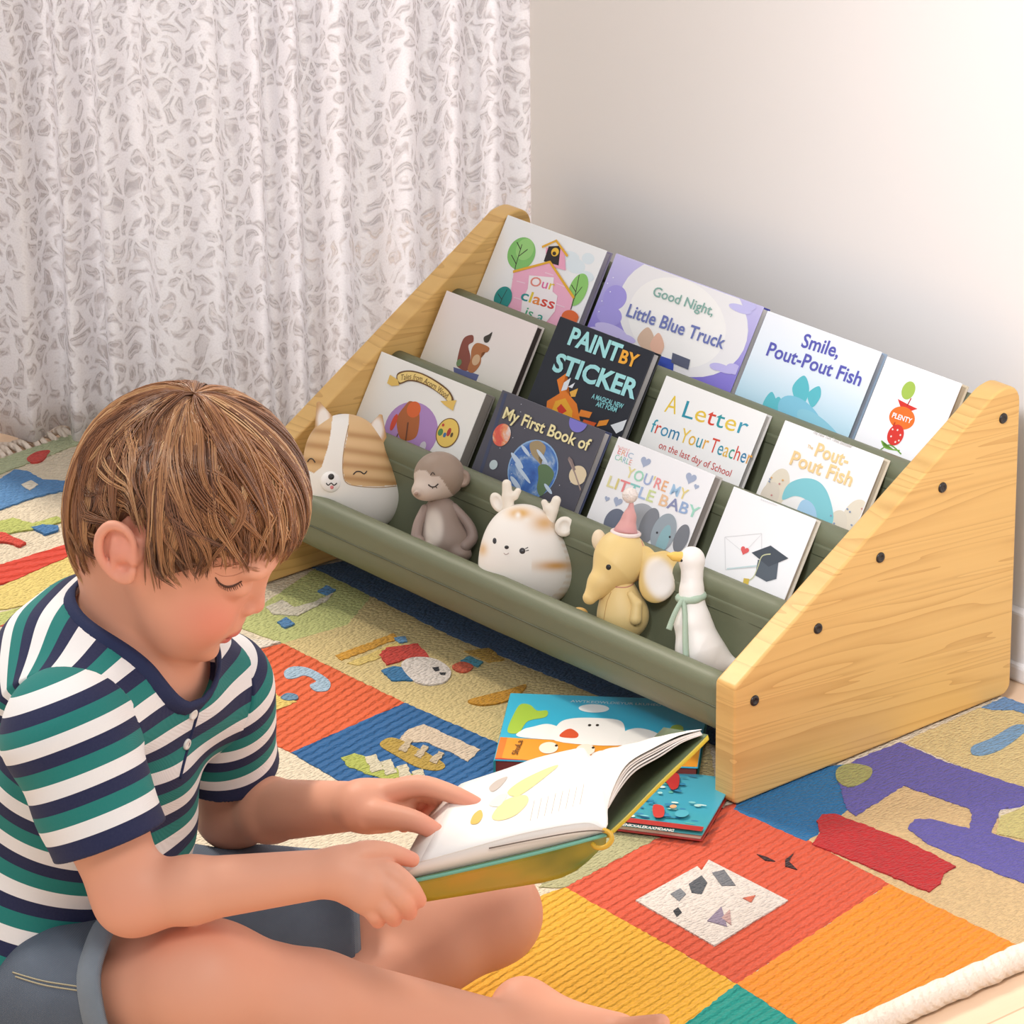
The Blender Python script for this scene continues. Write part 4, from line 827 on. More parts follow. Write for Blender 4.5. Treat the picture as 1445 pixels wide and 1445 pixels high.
ht = lambda P: s_chain(P, np.array([(883, 750, 2), (888, 730, 2), (891, 712, 2)], float), [17, 9, 3.5], 6)
hat = t.part('party_hat', lambda P: smax(ht(P), P[:, 1]-(753+.1*(P[:, 0]-883)), 2), (858, 700), (912, 762), lambda V: tin(V, '#D59C98', ((V[:, 1]-742)/14, '#C98F92')))
Vt, Ft = tube([(883+19*math.cos(a), 752+4.5*math.sin(a)+2*math.cos(a), 2+19*math.sin(a)) for a in np.linspace(0, 2*np.pi, 32)], 3.2, 8); mk('hat_brim', t.w(Vt), Ft, flat('#EADBD6', .8), hat, True)
t.part('pompom', lambda P: s_ell(P, (889, 699, 2), (11, 11, 11))+1.1*np.sin(P[:, 0]*1.3)*np.sin(P[:, 1]*1.3)*np.sin(P[:, 2]*1.3), (874, 684), (904, 714), '#E9DFD8', hat, 1.2)
# --- goose
t = Toy('goose_figure', 'white goose toy with a pale green scarf, rightmost toy in the front sling', 985, 862, Y0)
def f_go(P):
    d = s_ell(P, (976, 789, 0), (18.5, 18, 17)); d = smin(d, s_chain(P, np.array([(977, 795, 0), (976, 835, 0), (978, 880, 0), (990, 918, 0)], float), [16, 15.5, 25, 33], 10), 6)
    return smin(d, s_chain(P, np.array([(985, 918, 0), (1010, 932, 0), (1040, 938, 4)], float), [31, 20, 7], 10), 12)
t.part('body', f_go, (930, 765), (1055, 965), '#EFEBE5')
t.part('beak', lambda P: s_chain(P, np.array([(962, 786, 4), (951, 785, 6), (943, 783, 7)], float), [8, 6, 2.6], 3), (932, 772), (972, 800), '#EDC25E'); t.dot('eye', 961, 791, 2.2, 2.4, '#242222', th=2)
Vs = [tube([(975+17*math.cos(a), 842+5*math.sin(a)-2*math.cos(a), 19*math.sin(a)) for a in np.linspace(0, 2*np.pi, 36)], 5.2+.5*np.sin(np.linspace(0, 40, 36)), 10)]
for L in ([(962, 846, 18), (954, 860, 22), (948, 874, 22), (943, 888, 22)], [(964, 848, 18), (966, 870, 24), (966, 898, 30), (967, 927, 34)]): P_ = spline(np.array(L, float), 5); Vs.append(tube(P_, np.linspace(3.6, 4.6, len(P_)), 8))
Vt, Ft = merge(Vs); ms = NT('scarf_knit'); ms.col('#A9BDA9'); ms.set(Roughness=.85); ms.bump(ms.noise(ms.coord('Object'), 700, 2), .3, .001); mk('scarf', t.w(Vt), [f[::-1] for f in Ft], ms.m, t.o, True)
# ================================================================== the seated boy
ER = nrm(np.array([.6635, .7481, 0])); EA = np.array([-ER[1], ER[0], 0])
def hdir(deg): t = math.radians(deg); return math.cos(t)*ER-math.sin(t)*EA, math.sin(t)*ER+math.cos(t)*EA
BF, BL = hdir(25)                       # the way his chest faces, and towards his left
O = un(70, 1350, 2, .09)
def J(px, py, b): return onplane(px, py, O+BL*b, BL)
# head frame (bowed 29 degrees)
f0, HL = hdir(6); al = math.radians(29); HFW = math.cos(al)*f0-math.sin(al)*Z3; HU = math.sin(al)*f0+math.cos(al)*Z3; HC = J(250, 700, 0)
HB = np.stack([HFW, HL, HU])
def HW(f, l, u): return HC+HFW*f+HL*l+HU*u
neckT, neckB = HW(-.022, 0, -.06), J(203, 905, 0)
def s_head(P):
    q = (P-HC)@HB.T; a = q.copy(); a[:, 1] = np.abs(a[:, 1])
    d = s_ell(q, (0, 0, .004), (.084, .071, .080)); K = .02
    d = smin(d, s_ell(q, (.040, 0, .0), (.059, .058, .050)), K); d = smin(d, s_ell(q, (.032, 0, -.04), (.062, .058, .070)), K)
    d = smin(d, s_ell(q, (.048, 0, -.082), (.044, .042, .036)), K); d = smin(d, s_ell(q, (.079, 0, -.108), (.0155, .018, .014)), .018)
    d = smin(d, s_ell(a, (.058, .031, -.070), (.031, .027, .030)), .016); d = smin(d, s_cone(a, (.0, .052, -.045), (.055, .025, -.100), .014, .016), .025)
    d = smin(d, s_ell(a, (.082, .028, -.007), (.013, .024, .010)), .012)                    # brow
    d = smax(d, -s_ell(a, (.101, .031, -.027), (.014, .019, .011)), .012)                   # eye socket
    d = smin(d, s_ell(a, (.0735, .031, -.029), (.0162, .0175, .0135)), .004)                 # lowered lid
    d = smin(d, s_cone(q, (.0865, 0, -.020), (.1000, 0, -.0525), .0062, .0086), .010); d = smin(d, s_ell(a, (.0945, .0088, -.0565), (.0075, .0060, .0058)), .005)
    d = smax(d, -s_ell(a, (.0975, .0062, -.0628), (.0035, .0028, .003)), .002)
    d = smin(d, s_ell(q, (.086, 0, -.074), (.014, .022, .012)), .010)                        # muzzle
    d = smin(d, s_ell(q, (.0930, 0, -.0800), (.0086, .0205, .0046), None), .003); d = smin(d, s_ell(q, (.0912, 0, -.0895), (.0084, .0175, .0056)), .003)
    d = smax(d, -s_cone(a, (.1035, 0, -.0842), (.084, .0235, -.0856), .0011, .0009), .0025)  # mouth line
    d = smax(d, -s_ell(q, (.104, 0, -.098), (.011, .016, .006)), .010)
    return d
_t = math.radians(33); EAX = nrm(np.array([-math.sin(_t), -.0, math.cos(_t)])); EOUT = nrm(np.array([-.42, 1., 0])-EAX*np.dot([-.42, 1., 0], EAX)); EFW = np.cross(EOUT, EAX)
EBS = np.stack([EFW*(1 if EFW[0] > 0 else -1), EOUT, EAX])
EARC = np.array([-.020, .0745, -.0345])
helix = [(.010, .000, -.004), (.012, -.001, .010), (.006, .001, .022), (-.006, .003, .0245), (-.0155, .005, .015), (-.0175, .006, .000), (-.013, .004, -.013), (-.005, .002, -.022), (.004, .0, -.0235), (.008, -.001, -.016)]
HEL = spline(helix, 3)
def s_ear(P):
    a = (P-HC)@HB.T; a[:, 1] = np.abs(a[:, 1]); e = (a-EARC)@EBS.T
    d = s_ell(e, (-.003, -.0025, .001), (.0165, .0040, .0245)); d = smin(d, s_ell(e, (0, -.001, -.020), (.0085, .0048, .0075)), .006)
    d = smax(d, -s_ell(e, (.002, .0035, -.004), (.0085, .0072, .0125)), .002)
    r = np.interp(np.arange(len(HEL)), [0, len(HEL)*.3, len(HEL)*.75, len(HEL)-1], [.0026, .0042, .0038, .0032])
    d = smin(d, s_chain(e, HEL, r), .0022); d = smin(d, s_cone(e, (-.005, .0018, .012), (-.0075, .0028, -.012), .0022, .0026), .0025); d = smin(d, s_ell(e, (.0105, .0, -.006), (.003, .0035, .005)), .003)
    return smin(d, s_cone(e, (.004, -.012, -.002), (.0, -.004, 0), .013, .010), .006)
def s_neckhead(P):
    d = s_head(P); d = smin(d, s_ear(P), .004)
    d = smin(d, s_cone(P, neckT, neckB, .042, .044), .014)
    return d
# arms
shN, elN, wrN = J(95, 1035, -.115), J(186, 1266, -.13), J(482, 1230, -.085)
shF, elF, wrF = J(303, 975, .112), J(328, 1146, .165), J(512, 1137, .055)
def dp(P): return float((np.asarray(P)-CAM)@CF)
def D_(L): return [und(*q) for q in L]
dN = dp(wrN); dF = dp(wrF)
def finger(P, pts, r): return s_chain(P, spline(pts, 4), np.interp(np.linspace(0, 1, 4*(len(pts)-1)+1), np.linspace(0, 1, len(r)), r))
FN = [  # right hand round the near corner of the book: thumb on the page, fingers folded under the cover
    (D_([(488, 1222, dN-.002), (512, 1205, dN-.006), (545, 1203, dN-.003), (581, 1213, dN+.006)]), [.0125, .0115, .0092, .0068]),
    (D_([(510, 1235, dN-.002), (546, 1230, dN-.012), (574, 1249, dN-.015), (590, 1270, dN-.002)]), [.011, .0103, .0092, .0074]),
    (D_([(505, 1245, dN-.002), (542, 1247, dN-.014), (567, 1268, dN-.016), (577, 1287, dN+.000)]), [.011, .0105, .0092, .0074]),
    (D_([(500, 1255, dN), (530, 1262, dN-.010), (549, 1283, dN-.012), (556, 1297, dN+.004)]), [.0105, .0098, .0088, .0070]),
    (D_([(494, 1262, dN+.002), (514, 1272, dN-.004), (528, 1290, dN-.006), (533, 1300, dN+.008)]), [.010, .0088, .0078, .0064])]
FF = [  # left hand on the page, first finger stretched out
    (D_([(525, 1150, dF-.014), (556, 1153, dF-.036), (588, 1160, dF-.054), (614, 1173, dF-.064)]), [.0140, .0112, .0092, .0072]),
    (D_([(540, 1122, dF-.006), (590, 1109, dF-.022), (634, 1119, dF-.032), (671, 1134, dF-.040)]), [.0115, .0094, .0080, .0062]),
    (D_([(545, 1128, dF+.004), (592, 1114, dF+.003), (622, 1130, dF+.008), (606, 1150, dF+.012)]), [.012, .0105, .0090, .0074]),
    (D_([(540, 1136, dF+.012), (582, 1124, dF+.018), (604, 1142, dF+.020), (588, 1158, dF+.018)]), [.0115, .010, .0086, .0072]),
    (D_([(534, 1144, dF+.018), (566, 1138, dF+.028), (584, 1152, dF+.028), (570, 1164, dF+.022)]), [.0105, .009, .0078, .0066])]
palmN = [und(487, 1232, dN), und(520, 1245, dN-.004)]; palmF = [und(515, 1137, dF), und(556, 1130, dF+.004)]
def s_armN(P):
    d = s_chain(P, [shN, (shN+elN)/2, elN], [.040, .036, .0305], .01)
    d = smin(d, s_chain(P, [elN, elN*.72+wrN*.28, wrN], [.0295, .0272, .0192], .01), .016)
    h = s_cone(P, palmN[0], palmN[1], .0205, .0185)
    h = smin(h, s_ell(P, und(522, 1252, dN-.001), (.024, .022, .024)), .012)
    for pts, r in FN: h = smin(h, finger(P, pts, np.array(r)*.95), .0028)
    return smin(d, h, .012)
def s_armF(P):
    d = s_chain(P, [shF, (shF+elF)/2, elF], [.038, .034, .031], .01); d = smin(d, s_chain(P, [elF, elF*.7+wrF*.3, wrF], [.030, .0275, .0205], .01), .016)
    h = s_cone(P, palmF[0], palmF[1], .0205, .0175); h = smin(h, s_ell(P, und(545, 1140, dF+.004), (.022, .022, .02)), .012)
    for pts, r in FF: h = smin(h, finger(P, pts, r), .0034)
    return smin(d, h, .012)
# legs
hipN, knN, anN = J(30, 1400, -.068), J(290, 1388, -.105), J(742, 1468, .06)
hipF, knF, anF = J(125, 1318, .068), J(688, 1290, .235), J(505, 1405, .115)
heelN, ballN, toeN = J(738, 1424, .085), J(868, 1470, .085), J(932, 1464, .07)
cfN = knN*.66+anN*.34-CF*.006; cfF = knF*.6+anF*.4
def s_legN(P):
    d = s_chain(P, [hipN, knN], [.060, .050], .01); d = smin(d, s_chain(P, [knN, cfN, anN], [.0485, .0435, .0275], .012), .02)
    d = smin(d, s_ell(P, knN+nrm(knN-hipN)*.008-CF*.004, (.046, .046, .046)), .02)
    ft = smin(s_cone(P, anN, heelN, .026, .0245), s_cone(P, anN, ballN, .027, .021), .02); ft = smin(ft, s_cone(P, heelN, ballN, .022, .019), .02)
    for k in range(5):
        t0 = ballN+CU*(.012-.008*k)-CF*(.012-.006*k); t1 = toeN+CU*(.012-.009*k)+CR*(-.008*k); ft = smin(ft, s_cone(P, t0, t1, .0095-.0006*k, .0080-.0006*k), .004)
    return smin(d, ft, .015)
def s_legF(P):
    d = s_chain(P, [hipF, knF], [.058, .045], .01); d = smin(d, s_chain(P, [knF, cfF, anF], [.0435, .0405, .030], .012), .02)
    return smin(d, s_cone(P, anF, J(420, 1440, .06), .028, .022), .015)
# trunk
chC, loC, peC = J(138, 1055, 0), J(100, 1225, 0), O+Z3*.012
TU = nrm(chC-loC); TB = np.stack([nrm(BF-TU*(BF@TU)), BL, TU])
upC = J(128, 940, 0)
def s_trunk(P, g=0):
    d = s_ell(P, chC, (.078+g, .106+g, .145+g), TB); d = smin(d, s_ell(P, loC, (.084+g, .104+g, .12+g), TB), .04)
    d = smin(d, s_ell(P, peC, (.094+g, .112+g, .088+g), np.stack([BF, BL, Z3])), .04)
    d = smin(d, s_ell(P, upC, (.066+g, .098+g, .058+g), TB), .04)
    for s_, sh in ((-1, shN), (1, shF)): d = smin(d, s_cone(P, neckB-TU*.030, sh, .036+g, .041+g), .03)
    return d
def bb(*pts): p = np.array(pts); return p.min(0), p.max(0)
def s_body(P):
    d = near(P, *bb(chC, loC, peC, upC, shN, shF), .16, s_trunk)
    d = smin(d, near(P, *bb(HC, neckB), .135, s_neckhead), .02)
    d = smin(d, near(P, *bb(shN, elN, wrN, und(600, 1300, dN)), .06, s_armN), .015); d = smin(d, near(P, *bb(shF, elF, wrF, und(680, 1180, dF)), .06, s_armF), .015)
    l = np.minimum(near(P, *bb(hipN, knN, anN, toeN), .08, s_legN), near(P, *bb(hipF, knF, anF), .08, s_legF)); d = smin(d, l, .012)
    return smax(d, -P[:, 2]+.0025, .004)
def skin_mat():
    n = NT('skin'); c = n.attr('tint').outputs['Color']; v = n.coord('Object'); nz = n.noise(v, 60, 3)
    n.col(n.mix(n.math('MULTIPLY', nz, .12), c, '#D98F74')); n.set(Roughness=.5); n.b.inputs['Subsurface Weight'].default_value = .06
    n.b.inputs['Subsurface Radius'].default_value = (.012, .005, .003); n.b.inputs['Subsurface Scale'].default_value = .5; n.b.inputs['Specular IOR Level'].default_value = .35
    n.bump(n.noise(v, 700, 2), .05, .0004); return n.m
BOY = tf(O-Z3*O[2], BF, BL, Z3)
boy = thing('boy_person', 'boy in a striped tee and denim shorts sitting cross-legged reading an open book', 'person', BOY)
boy.name = 'person'; MW['person'] = BOY
V, Q = sdf_mesh(s_body, (.55, -1.02, -.005), (1.20, -.25, .70), .0021)
q = (V-HC)@HB.T; inhead = (np.abs(q) < .125).all(1); aq = np.abs(q[:, 1])
skin = np.array(lin('#E2A58A')); tint = np.tile(skin, (len(V), 1))
def blend(w, c): 
    global tint
    tint = tint*(1-w[:, None])+np.array(lin(c))*w[:, None]
g = lambda c, r: np.exp(-(((np.stack([q[:, 0], aq, q[:, 2]], 1)-np.array(c))/np.array(r))**2).sum(1))*inhead
blend(.75*g((.070, .042, -.062), (.03, .028, .024)), '#DE7C68'); blend(.5*g((.105, 0, -.052), (.012, .014, .012)), '#E58F78')
blend(.5*g((-.02, .078, -.035), (.022, .02, .03)), '#E3897A'); blend(.5*g((.075, .033, -.036), (.02, .016, .008)), '#D99880')
lip = np.clip((.0013+.0-np.minimum(s_ell(np.stack([q[:, 0], aq, q[:, 2]], 1), (.0945, 0, -.0800), (.0095, .0215, .0044)), s_ell(np.stack([q[:, 0], aq, q[:, 2]], 1), (.0925, 0, -.0893), (.0095, .018, .0054))))/.0018, 0, 1)*inhead
blend(.9*lip, '#C85D58')
for pts, r in FN+FF: blend(.45*np.exp(-(np.linalg.norm(V-pts[-1], axis=1)/.016)**2), '#E58A78')
for c, r in ((knN, .05), (knF, .05), (elN, .04), (heelN, .03)): blend(.28*np.exp(-(np.linalg.norm(V-c, axis=1)/r)**4), '#E2937C')
body = mk('body', V, Q, skin_mat(), boy, True, attrs={'tint': tint})
def hit(px, py, fn, t0=3.6):
    d = ray(px, py); L = np.linalg.norm(d); t = t0
    for _ in range(120):
        s = float(fn((CAM+d*t)[None])[0]); t += s*.8/L
        if abs(s) < 1e-5: break
    return CAM+d*t
# lashes and brow, nails
m_lash, m_brow, m_nail = flat('#4A2A1C', .5, 'lash_brown'), flat('#C48F6C', .7, 'brow_brown'), flat('#F0B8A4', .25, 'nail_pink')
def mir(P): P = np.asarray(P); l = (P-HC)@HL; return P-2*l[:, None]*HL
lid = np.array([hit(x, y, s_neckhead) for x, y in spline([(304, 815), (310, 823), (320, 828), (331, 826), (341, 820)], 4)])
parts = [tube(lid-CF*.0004, np.interp(np.linspace(0, 1, len(lid)), [0, .5, 1], [.0005, .0011, .0006]), 6)]
for i in range(1, len(lid)-1):
    for k in range(2):
        p = lid[i]; dr = nrm(-HU*.8+HFW*(.5+.6*i/len(lid))-HL*(.5-.5*i/len(lid))+rng.normal(0, .1, 3)); parts.append(tube([p, p+dr*.0026-CF*.0006, p+dr*.0046+HU*.0005], [.00032, .00022, .00007], 4, False))
Vt, Ft = merge(parts); mk('eyelashes', Vt, Ft, m_lash, boy, True); mk('eyelashes', mir(Vt), [f[::-1] for f in Ft], m_lash, boy, True)
crease = np.array([hit(x, y, s_neckhead) for x, y in spline([(303, 808), (314, 813), (330, 812), (345, 806)], 4)]); Vt, Ft = tube(crease, [.0001]+[.0004]*(len(crease)-2)+[.0001], 5); mk('eyelid_crease', Vt, Ft, flat('#C98A70', .6), boy, True)
parts = []
for i in range(46):
    t = rng.random(); x, y = 300+62*t, 800-5*math.sin(t*3)+6*t+rng.normal(0, 1.6); a, b2 = hit(x, y, s_neckhead), hit(x+7, y-1.2+2*t, s_neckhead); parts.append(tube([a-CF*.0002, (a+b2)/2-CF*.0008, b2-CF*.0003], [.0003, .00025, .0001], 3, False))
Vt, Ft = merge(parts); mk('eyebrow', Vt, Ft, m_brow, boy); mk('eyebrow', mir(Vt), [f[::-1] for f in Ft], m_brow, boy)
# ---- clothes
pitch_ = .039                                # one stripe period: white, navy, teal
hemN = shN+(elN-shN)*.66; hemF = shF+(elF-shF)*.60; axN, axF = nrm(elN-shN), nrm(elF-shF)
NK0, NK1 = neckB+nrm(neckB-neckT)*.004+BF*.010, neckT; nax = nrm(neckT-neckB)
def neckhole(P): return s_cone(P, NK0, NK1, .0615, .056)
hemZ = O+Z3*.0
def s_shirt_torso(P):
    d = s_trunk(P, .0105); d = smin(d, s_ell(P, peC+Z3*.02-BF*.004, (.121, .138, .115), np.stack([BF, BL, Z3])), .03); d = d+.0016*np.sin(((P-O)@BF)*55+((P-O)@Z3)*38)*np.clip((.34-P[:, 2])/.12, 0, 1)+.0010*np.sin(((P-O)@BL)*70+((P-O)@Z3)*60)
    d = smax(d, -neckhole(P), .004); d = smax(d, np.minimum((P-seN)@nsN-.009, (P-(shN-TU*.050))@TU), .001); d = smax(d, np.minimum((P-seF)@nsF-.009, (P-(shF-TU*.045))@TU), .001); fz = (P-O)@BF; d = smax(d, (-P[:, 2]+.035+np.clip(fz+.05, 0, 1)*.7)*.8, .006)
    return d
seN, seF = shN+BL*.030, shF-BL*.026; nsN, nsF = nrm(-BL+axN*.35), nrm(BL+axF*.35)
def sleeve(P, sh, hem, ax, se, ns, sgn, r0, r1):
    d = s_chain(P, [neckB-TU*.030+(sh-neckB+TU*.03)*.35, sh, hem+ax*.05], [r0-.004, r0, r1], .012)+.0009*np.sin(((P-sh)@ax)*95+np.sin(((P-sh)@CR)*40)*1.5)
    d = smax(d, (P-hem)@ax, .002); d = smax(d, -((P-se)@ns)-.0005, .001); inner = s_cone(P, hem-ax*.03, hem+ax*.06, r1-.0045, r1-.0042); return smax(d, -smax(inner, -((P-hem)@ax+.012), .002), .002)
def s_slN(P): return sleeve(P, shN, hemN, axN, seN, nsN, -1, .0530, .0490)
def s_slF(P): return sleeve(P, shF, hemF, axF, seF, nsF, 1, .0505, .0455)
def stripe_mat():
    n = NT('striped_jersey'); a = n.attr('band').outputs['Fac']; f = n.math('FRACT', a)
    c = n.ramp(f, [(0, '#EDECEC'), (.345, '#141C46'), (.655, '#0C7A74')], 'CONSTANT'); v = n.coord('Object')
    hem = n.math('GREATER_THAN', n.attr('hem').outputs['Fac'], -.0160); c = n.mix(hem, c, '#141C46')
    n.col(n.mix(n.math('MULTIPLY', n.noise(v, 500, 2), .05), c, '#8A90A0')); n.set(Roughness=.85); n.b.inputs['Sheen Weight'].default_value = .03
    w = n.new('ShaderNodeTexWave'); w.inputs['Scale'].default_value = 420; w.inputs['Distortion'].default_value = 1; n.link(v, w.inputs['Vector']); n.bump(n.math('ADD', w.outputs[1], n.noise(v, 35, 3)), .12, .0012); return n.m
M_TEE = stripe_mat()
shirt_lo, shirt_hi = (.50, -1.02, .03), (.98, -.48, .56)
V, Q = sdf_mesh(s_shirt_torso, shirt_lo, shirt_hi, .003)
axz = chC+TU*.055-TB[0]*.004                   # the bands start at the shoulder seam, front and back alike
r_ = (V-axz)@np.stack([TB[0], BL, TU]).T; Rr = .085
ang = np.arctan2(r_[:, 2], np.abs(r_[:, 0]))
band = np.where(r_[:, 2] < 0, math.pi/2*Rr-r_[:, 2], (math.pi/2-ang)*Rr)
tee = mk('t_shirt', V, Q, M_TEE, boy, True, attrs={'band': band/pitch_+.10, 'hem': np.full(len(V), -1.)}); tee['label'] = 'white, navy and teal striped tee'
for nm, fn, sh, hem, ax, lo in (('sleeve', s_slN, shN, hemN, axN, .22), ('sleeve', s_slF, shF, hemF, axF, .3)):
    b0, b1 = bb(sh, hem); Vs, Qs = sdf_mesh(fn, b0-.08, b1+.08, .0022); t = (Vs-hem)@ax
    so = mk(nm, Vs, Qs, M_TEE, tee, True, attrs={'band': (t+.0160)/.0375+.345, 'hem': t})
    # overlocked seam near the hem
    u_ = nrm(np.cross(ax, Z3)); w_ = np.cross(ax, u_)
# ribbed collar
C0 = neckB+nax*-.004; u_ = nrm(BF-nax*(BF@nax)); w_ = np.cross(nax, u_); loop = []
P = np.array([C0+(u_*math.cos(a)+w_*math.sin(a))*.058 for a in np.linspace(0, 2*np.pi, 72, endpoint=False)])
def gr(fn, P, e=.0008): return np.stack([fn(P+np.eye(3)[i]*e)-fn(P-np.eye(3)[i]*e) for i in range(3)], 1)/(2*e)
tr_ = lambda P: s_trunk(P, .0105)
for _ in range(60):
    for fn in (tr_, neckhole): G = gr(fn, P); P = P-G*(fn(P)/np.maximum((G*G).sum(1), .1))[:, None]*.7
Gs, Gn = gr(tr_, P), gr(neckhole, P); Gs /= np.linalg.norm(Gs, axis=1)[:, None]; Gn /= np.linalg.norm(Gn, axis=1)[:, None]
prof_ = [(-.003, .0), (.001, .004), (.0022, .010), (.0010, .0165), (-.0015, .0165), (-.0035, .008), (-.006, .0)]; Vc = []
tang = nrm; prev = None
for i in range(72):
    t = nrm(P[(i+1) % 72]-P[i-1]); inn = np.cross(t, Gs[i]); inn = inn*np.sign(-(inn@Gn[i]))     # towards the neck along the cloth
    up_ = nrm(Gs[i]*.55+nax*.45)
    for a, b2 in prof_: Vc.append(P[i]+Gs[i]*(a+.0005)+(nrm(inn*.75+up_*.35))*(b2-.0085))
k = len(prof_); Fc = [[i*k+j, i*k+(j+1) % k, ((i+1) % 72)*k+(j+1) % k, ((i+1) % 72)*k+j] for i in range(72) for j in range(k)]
nv = NT('navy_rib'); w = nv.new('ShaderNodeTexNoise'); w.inputs['Scale'].default_value = 600; nv.link(nv.coord('Object'), w.inputs['Vector']); nv.col('#1D284E'); nv.set(Roughness=.85); nv.bump(w.outputs[0], .3, .001); M_NAVY = nv.m
col_ = mk('collar', np.array(Vc), Fc, M_NAVY, tee, True)
# button placket
pl = [hit(x, y, s_shirt_torso) for x, y in spline([(281, 996), (274, 1022), (266, 1050), (258, 1080), (254, 1098)], 4)]
Vt, Ft = tube(np.array(pl)-CF*.0002, .0016, 6); mk('placket', Vt, Ft, M_NAVY, tee, True)
for x, y in ((272, 1008), (263, 1050)):
    p = hit(x, y, s_shirt_torso); nn = gr(s_shirt_torso, p[None])[0]; nn = nrm(nn); a = nrm(np.cross(nn, Z3)); b2 = np.cross(nn, a); Vl, Fl = lathe([(.0001, .001), (.003, .0012), (.0045, .002), (.005, .001), (.005, -.001)], 16)
    mk('button', p+Vl[:, 0:1]*a+Vl[:, 1:2]*b2+Vl[:, 2:3]*nn, Fl, flat('#E9E7E2', .3), tee, True)
# denim shorts
axTN, axTF = nrm(knN-hipN), nrm(knF-hipF); cufN = hipN+(knN-hipN)*.72; cufF = hipF+(knF-hipF)*.66
def s_shorts(P):
    d = s_ell(P, peC, (.112, .130, .105), np.stack([BF, BL, Z3]))
    n_ = s_cone(P, hipN, knN+axTN*.03, .078, .068); n_ = smax(n_, (P-cufN)@axTN, .003); n_ = smax(n_, -smax(s_cone(P, hipN, knN+axTN*.05, .066, .0615), -((P-cufN)@axTN+.012), .002), .002)
    f_ = s_cone(P, hipF, knF+axTF*.03, .080, .056); f_ = smax(f_, (P-cufF)@axTF, .003); f_ = smax(f_, -smax(s_cone(P, hipF, knF+axTF*.05, .068, .0505), -((P-cufF)@axTF+.012), .002), .002)
    d = smin(d, smin(n_, f_, .015), .02); d = d+.0016*np.sin(((P-O)@BF)*75+np.sin(((P-O)@BL)*45)*2)
    d = smax(d, P[:, 2]-.185, .004); return smax(d, -P[:, 2]+.0022, .003)
V, Q = sdf_mesh(s_shorts, (.55, -1.0, -.01), (1.06, -.33, .24), .003)
def denim(name, c0, c1):
    n = NT(name); v = n.coord('Object'); tw = n.new('ShaderNodeTexWave'); tw.bands_direction = 'DIAGONAL'; tw.inputs['Scale'].default_value = 330; n.link(v, tw.inputs['Vector'])
    c = n.mix(n.noise(v, 22, 4, .6), c0, c1); n.col(n.mix(n.math('MULTIPLY', tw.outputs[1], .25), c, '#A9B3BE')); n.set(Roughness=.9); n.bump(n.math('ADD', tw.outputs[1], n.math('MULTIPLY', n.noise(v, 28, 3), 2.5)), .25, .0016); return n.m
M_DEN = denim('denim', '#4F5D70', '#323E50'); sho = mk('denim_shorts', V, Q, M_DEN, boy, True)
def cuff(c, ax, r, w):
    u_ = nrm(np.cross(ax, Z3)); w_ = np.cross(ax, u_); Vc = []; pf = [(r-.0065, 0), (r-.006, w*.5), (r-.002, w*.52), (r, w*.4), (r+.0008, 0), (r, -w*.45), (r-.003, -w*.5), (r-.006, -w*.45)]; n = 48
    for i in range(n):
        a = 2*np.pi*i/n
        for rr, z in pf: Vc.append(c+ax*z+(u_*math.cos(a)+w_*math.sin(a))*(rr+.0008*math.sin(a*9)))
    k = len(pf); Vc = np.array(Vc); Vc[:, 2] = np.maximum(Vc[:, 2], .002)
    return Vc, [[i*k+j, i*k+(j+1) % k, ((i+1) % n)*k+(j+1) % k, ((i+1) % n)*k+j] for i in range(n) for j in range(k)]
M_CUF = denim('denim_faded', '#7D8A96', '#5F6B79')
for c, ax, r_ in ((cufN-axTN*.006, axTN, .0735), (cufF-axTF*.006, axTF, .0605)): Vc, Fc = cuff(c, ax, r_, .024); mk('cuff', Vc, Fc, M_CUF, sho, True)
for L in ([(18, 1372), (60, 1384), (110, 1392), (160, 1400), (198, 1412)], [(22, 1378), (62, 1390), (112, 1398), (160, 1406), (197, 1418)]):
    pts = np.array([hit(x, y, s_shorts) for x, y in spline(L, 5)]); Vt, Ft = tube(pts-CF*.0002, .0007, 5); mk('stitching', Vt, Ft, flat('#A8A086', .8, 'thread'), sho, True)
# ---- hair: a close cap and some thousands of fine locks running from the whorl to the fringe
hc = np.array([.010, 0, .006]); hr = np.array([.0925, .0775, .0885]); W0 = nrm(np.array([-.42, -.02, .92]))
PSI = np.radians([0, 25, 45, 62, 74, 84, 93, 104, 116, 130, 152, 180]); UE = np.array([.013, .012, .009, -.002, -.026, -.042, -.032, .0, -.008, -.066, -.088, -.092])
def hdir_end(psi, u):
    s = (u-hc[2])/np.where(u > hc[2], hr[2], .112); s = np.clip(s, -.97, .98); c = np.where(s > 0, np.sqrt(1-s*s), (1-np.abs(s)**2.2)**.4545); return np.stack([np.cos(psi)*c, np.sin(psi)*c, s], -1)
def slerp(a, b, t):
    lb = np.linalg.norm(b, axis=-1, keepdims=True); return _slerp(a, b/lb, t)*(1+(lb-1)*np.clip(t, 0, 1.05)**3)
def _slerp(a, b, t):
    om = np.arccos(np.clip((a*b).sum(-1), -1, 1))[..., None]; so = np.sin(om)+1e-9; return np.sin((1-t)*om)/so*a+np.sin(t*om)/so*b
def uend(psi): p = np.abs((psi+np.pi) % (2*np.pi)-np.pi); return np.interp(p, PSI, UE)
def place(d, k):
    """direction on the unit sphere, radial scale -> head-local point; the hair hangs in below the widest part"""
    h3 = np.stack([np.full(d.shape[:-1], hr[0]), np.full(d.shape[:-1], hr[1]), np.where(d[..., 2] > 0, hr[2], .112)], -1); return d*h3*k+hc
n1, n2 = 96, 22; psi = np.linspace(-np.pi, np.pi, n1, endpoint=False); V = []; 
T_ = np.linspace(.0, .985, n2)
